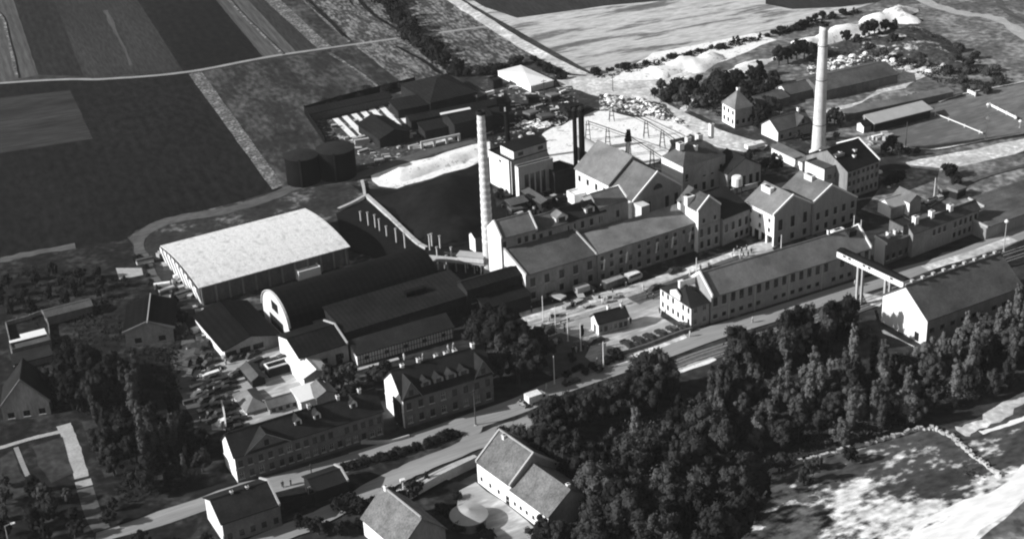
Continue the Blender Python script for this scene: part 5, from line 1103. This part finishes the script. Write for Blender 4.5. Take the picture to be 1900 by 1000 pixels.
GB3={'broad':'broadleaf trees of the slope wood','poplar':'poplars of the slope wood','rough':'ragged trees of the slope wood'}
wood([(1300,745),(1480,720),(1640,690),(1740,680),(1900,590),(2020,560),(2000,660),(1880,720),(1740,775),(1560,830),(1420,850),(1340,820)],135,4.6,(6,9.5),['broad','broad','rough','rough','poplar'],['leaf_mid','leaf_pale','leaf_mid'],LB3,GB3,47)
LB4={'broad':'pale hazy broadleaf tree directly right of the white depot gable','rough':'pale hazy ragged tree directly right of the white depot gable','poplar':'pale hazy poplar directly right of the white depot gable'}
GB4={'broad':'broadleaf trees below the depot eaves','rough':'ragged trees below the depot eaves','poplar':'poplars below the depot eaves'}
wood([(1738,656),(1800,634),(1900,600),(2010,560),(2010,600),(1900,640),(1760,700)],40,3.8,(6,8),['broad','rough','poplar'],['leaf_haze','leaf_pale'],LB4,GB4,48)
wood([(1380,900),(1500,865),(1600,845),(1560,880),(1440,940),(1340,1010),(1300,990)],16,5,(3,6),['rough','broad'],['leaf_mid','leaf_dark'],'low scrub tree at the shady edge of the meadow','scrub at the meadow edge',49)
wood([(110,690),(185,690),(225,720),(225,760),(160,780),(105,750)],17,4.4,(9,12),['broad'],['leaf_dark'],'big black tree in the clump below the black roofed house','black clump in the gardens',51)
wood([(-20,540),(90,510),(220,515),(185,565),(100,572),(0,600)],26,4.5,(3.5,5.5),['broad','rough'],['leaf_dark'],'dark orchard tree in the gardens at the left','orchard at the left',52)
wood([(205,530),(290,540),(340,600),(335,650),(330,560)],7,5,(2.5,4),['rough','bush'],['leaf_dark','leaf_mid'],'dark garden shrub beside the curved dirt track','shrubs by the curved track',53)
trees([(257,790,15),(292,865,15),(268,830,12),(310,855,10),(345,890,7),(180,790,8),(272,872,11),(240,760,13),(262,740,14),(330,850,12)],'poplar',('leaf_pale','leaf_mid'),'slim dark poplar in the gardens left of the terrace','poplars left of the terrace')
wood([(190,790),(320,770),(375,820),(390,890),(230,930),(200,860)],24,4.6,(5,9),['broad','broad','rough'],['leaf_dark'],'dark garden tree between the terrace end and the garden path','garden trees left of the terrace',54)
wood([(0,900),(130,930),(150,1010),(0,1060)],16,4.2,(3.5,6.5),['broad','rough'],['leaf_mid','leaf_dark'],'garden tree at the bottom left corner','trees of the bottom left corner',55)
wood([(200,900),(240,1000),(390,985),(400,1050),(200,1060)],7,4.2,(3,5),['broad'],['leaf_dark'],'low dark tree left of the bottom street house','trees by the bottom street house',56)
wood([(90,770),(120,700),(250,770),(190,780)],8,4.2,(3,5),['broad','rough'],['leaf_dark'],'low dark tree above the garden beds','trees above the garden beds',57)
row([(640,872),(700,856),(780,832),(850,806)],40,(1.5,2.0),['bush'],['leaf_dark'],'clipped dark bush of the hedge between the street and the lane','hedge between the street and the lane',61,.5)
row([(640,955),(690,945),(740,930),(790,905)],9,(2.5,4),['bush','rough'],['leaf_dark'],'dark bush below the lane left of the bottom barn','bushes below the lane',62,1.2)
row([(560,990),(620,1000),(680,985)],8,(3,5),['broad'],['leaf_dark'],'dark tree at the bottom edge left of the farm barn','trees left of the farm barn',63,1.5)
trees([(1010,1015,7),(1040,1020,7.5),(1070,1015,6),(1100,960,8),(1130,930,9),(1085,900,8),(1060,860,8)],'broad',('leaf_dark','leaf_mid'),'dark tree hugging the far end of the farmhouse','trees at the farmhouse end')
trees([(855,985,2.6),(835,960,2.2),(820,950,2.4),(905,1000,2.5),(846,928,2.0),(893,985,1.8)],'bush','leaf_dark','low bush in the farm court','bushes in the farm court')
row([(880,600),(860,560),(900,548),(940,560)],5,(2.5,4),['bush'],['leaf_dark'],'black bush beside the covered link','bushes beside the covered link',64,1.5)
row([(680,-20),(712,10),(742,42),(775,78),(800,104),(850,135)],44,(4,7),['bush','rough'],['leaf_dark'],'dark bush in the diagonal hedgerow across the fields','diagonal hedgerow across the fields',65,2.2)
row([(840,138),(880,142),(930,132),(970,115)],12,(2.5,4),['bush'],['leaf_dark'],'dark bush along the field edge behind the white flat store','field edge bushes',66,1.5)
row([(985,118),(1020,135),(1050,142),(1040,152)],9,(2,3.4),['bush'],['leaf_dark'],'dark bush in the wedge between the white store and the white road','bushes in the wedge',67,2.5)
row([(600,198),(680,178),(750,168)],9,(2,3.5),['bush'],['leaf_dark'],'dark bush behind the timber yard fence','bushes behind the timber yard',68,1.5)
wood([(1205,180),(1300,155),(1330,150),(1370,160),(1330,185),(1300,205),(1250,200)],24,3.8,(3.2,6),['broad','bush'],['leaf_dark','leaf_mid'],'dark bush of the thicket left of the villa','thicket left of the villa',71)
wood([(1370,170),(1430,150),(1450,165),(1420,200),(1400,235),(1380,205)],16,3.6,(5,8),['broad'],['leaf_dark'],'dark tree around the villa garden','trees around the villa',72)
trees([(1402,226,6),(1412,232,6.5),(1424,222,6),(1405,240,4),(1432,208,6),(1446,212,5)],'broad','leaf_dark','black tree pressed against the shady side of the villa','trees behind the villa')
trees([(1445,122,7.5),(1462,118,6.5),(1478,112,8),(1492,110,7.5),(1508,112,7),(1410,142,6),(1395,150,6),(1350,158,4),(1358,148,4)],'broad','leaf_dark','big round dark tree before the white spoil heap','big trees before the spoil heap')
trees([(1570,82,6),(1605,74,7),(1622,68,7),(1642,62,6),(1590,88,5),(1640,112,5.5),(1655,90,6),(1660,60,5),(1690,90,5)],'broad',('leaf_mid','leaf_dark'),'dark tree dotted on the back of the spoil slope','trees on the spoil slope')
row([(1105,140),(1160,128),(1240,112),(1330,90),(1420,70),(1480,52),(1540,32),(1590,24)],60,(.7,2.9),['bush','bush','rough'],['leaf_dark'],'small dark bush along the pale field boundary','bushes along the pale field boundary',73,1.6)
wood([(1560,70),(1700,50),(1790,100),(1880,150),(1800,190),(1700,130),(1600,110)],26,6,(2,3.5),['bush'],['leaf_mid'],'small scrub bush on the rough slope at upper right','scrub on the upper right slope',74)
trees([(1655,286,6),(1668,290,5),(1640,288,4),(1682,292,3.4),(1700,290,3)],'broad','leaf_dark','dark tree in the clump at the corner of the sports field','clump at the sports field')
trees([(1405,330,4),(1420,318,5),(1432,322,5),(1390,300,4),(1445,318,4.5),(1436,300,3)],'broad','leaf_dark','dark tree squeezed between the pedimented shed and the right chimney','trees before the right chimney')
trees([(1530,240,5),(1548,232,6),(1560,236,5),(1520,262,4),(1480,262,3),(1550,260,3)],'broad','leaf_dark','dark tree between the cottage and the grandstand','trees beside the right chimney')
trees([(1660,340,3),(1672,336,3.4),(1650,345,3),(1762,330,4.5),(1775,345,3)],'bush','leaf_dark','dark bush on the open ground right of the lodging house','bushes right of the lodging house')
trees([(1300,330,3),(1190,330,3),(1205,336,3.4),(1215,342,3),(1225,346,2.6)],'bush','leaf_dark','dark bush at the foot of the lime pond','bushes at the lime pond')
row([(262,480),(285,530),(318,590)],8,(1.2,2.2),['bush'],['leaf_dark'],'tiny dark bush between the curved track and the white hall','bushes at the curved track',75,1.5)
row([(920,355),(940,375),(965,385),(990,400),(1020,395),(1035,385)],8,(1.6,2.8),['bush'],['leaf_dark'],'black bush in the clutter before the boiler house','bushes before the boiler house',76,1.5)

# stacks, crates, barrels and frames lying about the works
def clutter(poly,n,kinds,label,group,seed,sc=1.0):
    random.seed(seed); w=[P(*q) for q in poly]; x0=min(p.x for p in w);x1=max(p.x for p in w);y0=min(p.y for p in w);y1=max(p.y for p in w); got=0;tr=0
    while got<n and tr<4000:
        tr+=1; p=Vector((random.uniform(x0,x1),random.uniform(y0,y1),0))
        if not inside(p,w): continue
        got+=1; kd=random.choice(kinds); s=sc*random.uniform(.7,1.4); rz=HD+random.uniform(-.4,.4)
        lb=label+{'board_stack':', a board stack','barrel':', a barrel','stone':', a stone','crate':', a crate','lean_to':', a small lean-to'}[kd]
        T=thing(kd,lb,kd.replace('_',' ').replace('board stack','stack'),(p.x,p.y,0),rz,group+', '+kd.replace('_',' ')+'s')
        if kd=='board_stack':
            for i in range(3): b=MB(); b.box(-1.6*s,1.6*s,-.5*s+.06*i,.5*s-.05*i,.4*s*i+.02,.4*s*i+.36*s,random.choice(('timber_pale','timber','trim_grey','lime'))); b.build('layer',T)
        elif kd=='barrel': b=MB(); b.lathe([(.35*s,0),(.45*s,.5*s),(.35*s,1.0*s)],random.choice(('iron_dark','trim_grey')),10); b.build('staves',T); b=MB(); b.lathe([(.3*s,1.01*s),(.3*s,1.04*s)],'timber',10); b.build('lid',T)
        elif kd=='crate': b=MB(); b.box(-.7*s,.7*s,-.5*s,.5*s,0,.8*s,random.choice(('timber','timber_pale','concrete_dark'))); b.build('box',T); b=MB(); b.box(-.75*s,.75*s,-.55*s,.55*s,.81*s,.9*s,'timber_pale'); b.build('lid',T)
        elif kd=='stone':
            b=MB(); r=.8*s
            for k in range(1): b.lathe([(r,0),(r*random.uniform(.8,1.1),r*.4),(r*.5,r*.8)],random.choice(('lime','concrete','lime')),random.choice((5,6,7)))
            b.build('block',T)
        else:
            b=MB(); b.box(-1.6*s,1.6*s,-1.1*s,1.1*s,0,1.7*s,'black_wall'); b.build('wall',T); b=MB(); b.prism([(-1.8*s,1.7*s),(1.8*s,1.72*s),(1.8*s,1.9*s),(-1.8*s,2.3*s)],-1.3*s,1.3*s,random.choice(('tile_mid','felt_dark','tile_grey'))); b.build('roof',T)
clutter([(600,238),(680,222),(740,200),(760,235),(790,285),(700,305),(660,290)],34,['board_stack','crate'],'stacked goods in the timber yard','timber yard goods',81)
clutter([(860,180),(930,160),(1060,165),(1060,185),(1000,205),(900,215)],26,['board_stack','crate','lean_to','barrel'],'goods on the pale ground behind the banded chimney','goods behind the chimney',82)
clutter([(950,235),(1060,190),(1095,205),(1010,245),(960,262)],24,['stone','crate','lean_to','stone'],'litter on the dark rubble above the lime pond','rubble litter above the pond',83,1.1)
clutter([(910,390),(1035,350),(1060,372),(1000,400),(930,420)],22,['crate','lean_to','barrel','board_stack'],'clutter in the black yard before the boiler house','boiler yard clutter',84)
clutter([(1110,178),(1185,184),(1285,238),(1250,226),(1180,212),(1110,204)],28,['stone','crate','stone'],'litter along the far edge of the lime pond','far pond litter',85,1.1)
clutter([(1500,112),(1610,100),(1710,120),(1760,114),(1750,136),(1560,136)],34,['stone'],'rubble above the long barns at upper right','rubble above the barns',86,1.5)
clutter([(1592,222),(1700,174),(1728,190),(1625,222)],24,['stone','crate'],'litter behind the grandstand','litter behind the grandstand',87,1.1)
clutter([(1580,262),(1640,246),(1650,262),(1600,276)],12,['stone','crate','board_stack'],'litter on the ground behind the lodging house','litter behind the lodging house',88)
clutter([(260,480),(300,470),(370,560),(400,650),(350,660),(310,580)],24,['crate','board_stack','barrel'],'goods dumped beside the curved track','goods by the curved track',89)
clutter([(345,640),(400,655),(400,800),(380,800),(350,740)],18,['crate','barrel','board_stack','stone'],'goods at the left of the crowded car yard','goods left of the car yard',90)
clutter([(1670,395),(1720,370),(1760,350),(1800,340),(1780,365),(1700,400)],12,['crate','lean_to','board_stack','barrel'],'goods behind the tenement row','goods behind the tenement',91)
clutter([(990,585),(1080,560),(1160,545),(1160,555),(1060,580),(1000,598)],10,['crate','barrel'],'goods on the factory road before the packing house','goods before the packing house',92)
clutter([(1080,325),(1120,315),(1240,330),(1220,355),(1110,340)],14,['crate','lean_to','barrel'],'clutter at the foot of the lime pond behind the gabled hall','clutter behind the gabled hall',93)
clutter([(1530,330),(1640,310),(1660,340),(1640,370),(1640,345)],8,['crate','stone'],'goods right of the lodging house','goods right of the lodging house',94)
clutter([(880,560),(940,540),(950,575),(900,590)],8,['crate','lean_to'],'clutter in the dark corner below the covered link','clutter below the covered link',95)

# undergrowth: leaf tufts nobody could count, one mass under the trees
def undergrowth(poly,n,k,h,seed,name='undergrowth'):
    random.seed(seed); w=[P(*q) for q in poly]; x0=min(p.x for p in w);x1=max(p.x for p in w);y0=min(p.y for p in w);y1=max(p.y for p in w); b=MB(); got=0
    while got<n:
        p=Vector((random.uniform(x0,x1),random.uniform(y0,y1),0))
        if not inside(p,w): continue
        got+=1; d=noise.noise(Vector((p.x*.12,p.y*.12,seed))); 
        if d<-.15: continue
        hh=h*(.3+max(0,d)*1.6)
        for j in range(7):
            r=rv(); c=p+Vector((random.uniform(-.7,.7),random.uniform(-.7,.7),random.uniform(.1,1)*hh)); leaf(b,c,(Vector((r.x,r.y,abs(r.z)+.4))).normalized(),random.uniform(.2,.42),k)
    o=b.build(name); o['kind']='stuff'; o['label']='low leafy undergrowth'; return o
undergrowth([(1000,890),(1130,800),(1290,740),(1480,700),(1640,660),(1900,590),(2020,560),(2000,660),(1880,720),(1740,775),(1560,830),(1430,872),(1380,1010),(1100,1080)],5200,'leaf_mid',2.2,101)
undergrowth([(1345,682),(1420,655),(1500,630),(1590,590),(1640,600),(1600,640),(1470,700),(1350,716)],1000,'leaf_mid',2.0,102)
undergrowth([(0,500),(100,500),(230,520),(320,560),(335,700),(330,780),(380,900),(220,940),(200,800),(150,770),(100,680)],2600,'leaf_dark',1.2,103)
undergrowth([(1205,180),(1300,160),(1450,150),(1440,220),(1400,240),(1300,205)],1000,'leaf_dark',1.4,104)
undergrowth([(1560,75),(1700,50),(1790,100),(1880,150),(1800,175),(1600,100)],1500,'leaf_mid',1.2,105)
undergrowth([(1500,870),(1700,812),(1740,812),(1850,890),(1780,920),(1640,900)],700,'leaf_mid',.5,106)

random.seed(77)
for i in range(26):
    x,y=random.choice(((1030,610),(1090,650),(1000,585),(1140,560),(1210,560),(1190,600),(1300,505),(1120,545)))
    person((x+random.uniform(-26,26),y+random.uniform(-8,8)),'person walking or standing on the open courtyard round the gatehouse',random.choice(('cloth_dark','cloth_dark','cloth_pale')),group='people scattered over the courtyard')
for i in range(10):
    person((random.uniform(360,440),random.uniform(660,790)),'person among the cars of the crowded yard',random.choice(('cloth_dark','cloth_pale')),group='people among the parked cars')
# the thin summer haze: one closed box of pale air round everything
b=MB(); b.box(-2650,2650,-750,3650,-1.2,CAMH+9,'lime'); hz=b.build('haze'); hz['kind']='stuff'; hz['label']='thin pale haze in the air'
hm=bpy.data.materials.new('haze_air'); hm.use_nodes=True; n=hm.node_tree.nodes; n.clear(); ou=n.new('ShaderNodeOutputMaterial'); pv=n.new('ShaderNodeVolumePrincipled')
pv.inputs['Color'].default_value=(.9,.9,.9,1); pv.inputs['Density'].default_value=.00006; pv.inputs['Anisotropy'].default_value=.2; hm.node_tree.links.new(pv.outputs[0],ou.inputs['Volume'])
hz.data.materials.clear(); hz.data.materials.append(hm)

undergrowth([(1090,138),(1200,116),(1330,86),(1480,46),(1590,18),(1600,26),(1480,60),(1380,84),(1240,122),(1110,146)],900,'leaf_dark',.9,107)
undergrowth([(1480,100),(1600,78),(1700,52),(1760,80),(1790,110),(1700,118),(1600,100),(1500,114)],900,'leaf_mid',1.2,108)
undergrowth([(680,-20),(690,-20),(785,70),(860,130),(850,142),(800,118),(770,88)],500,'leaf_dark',1.2,109)
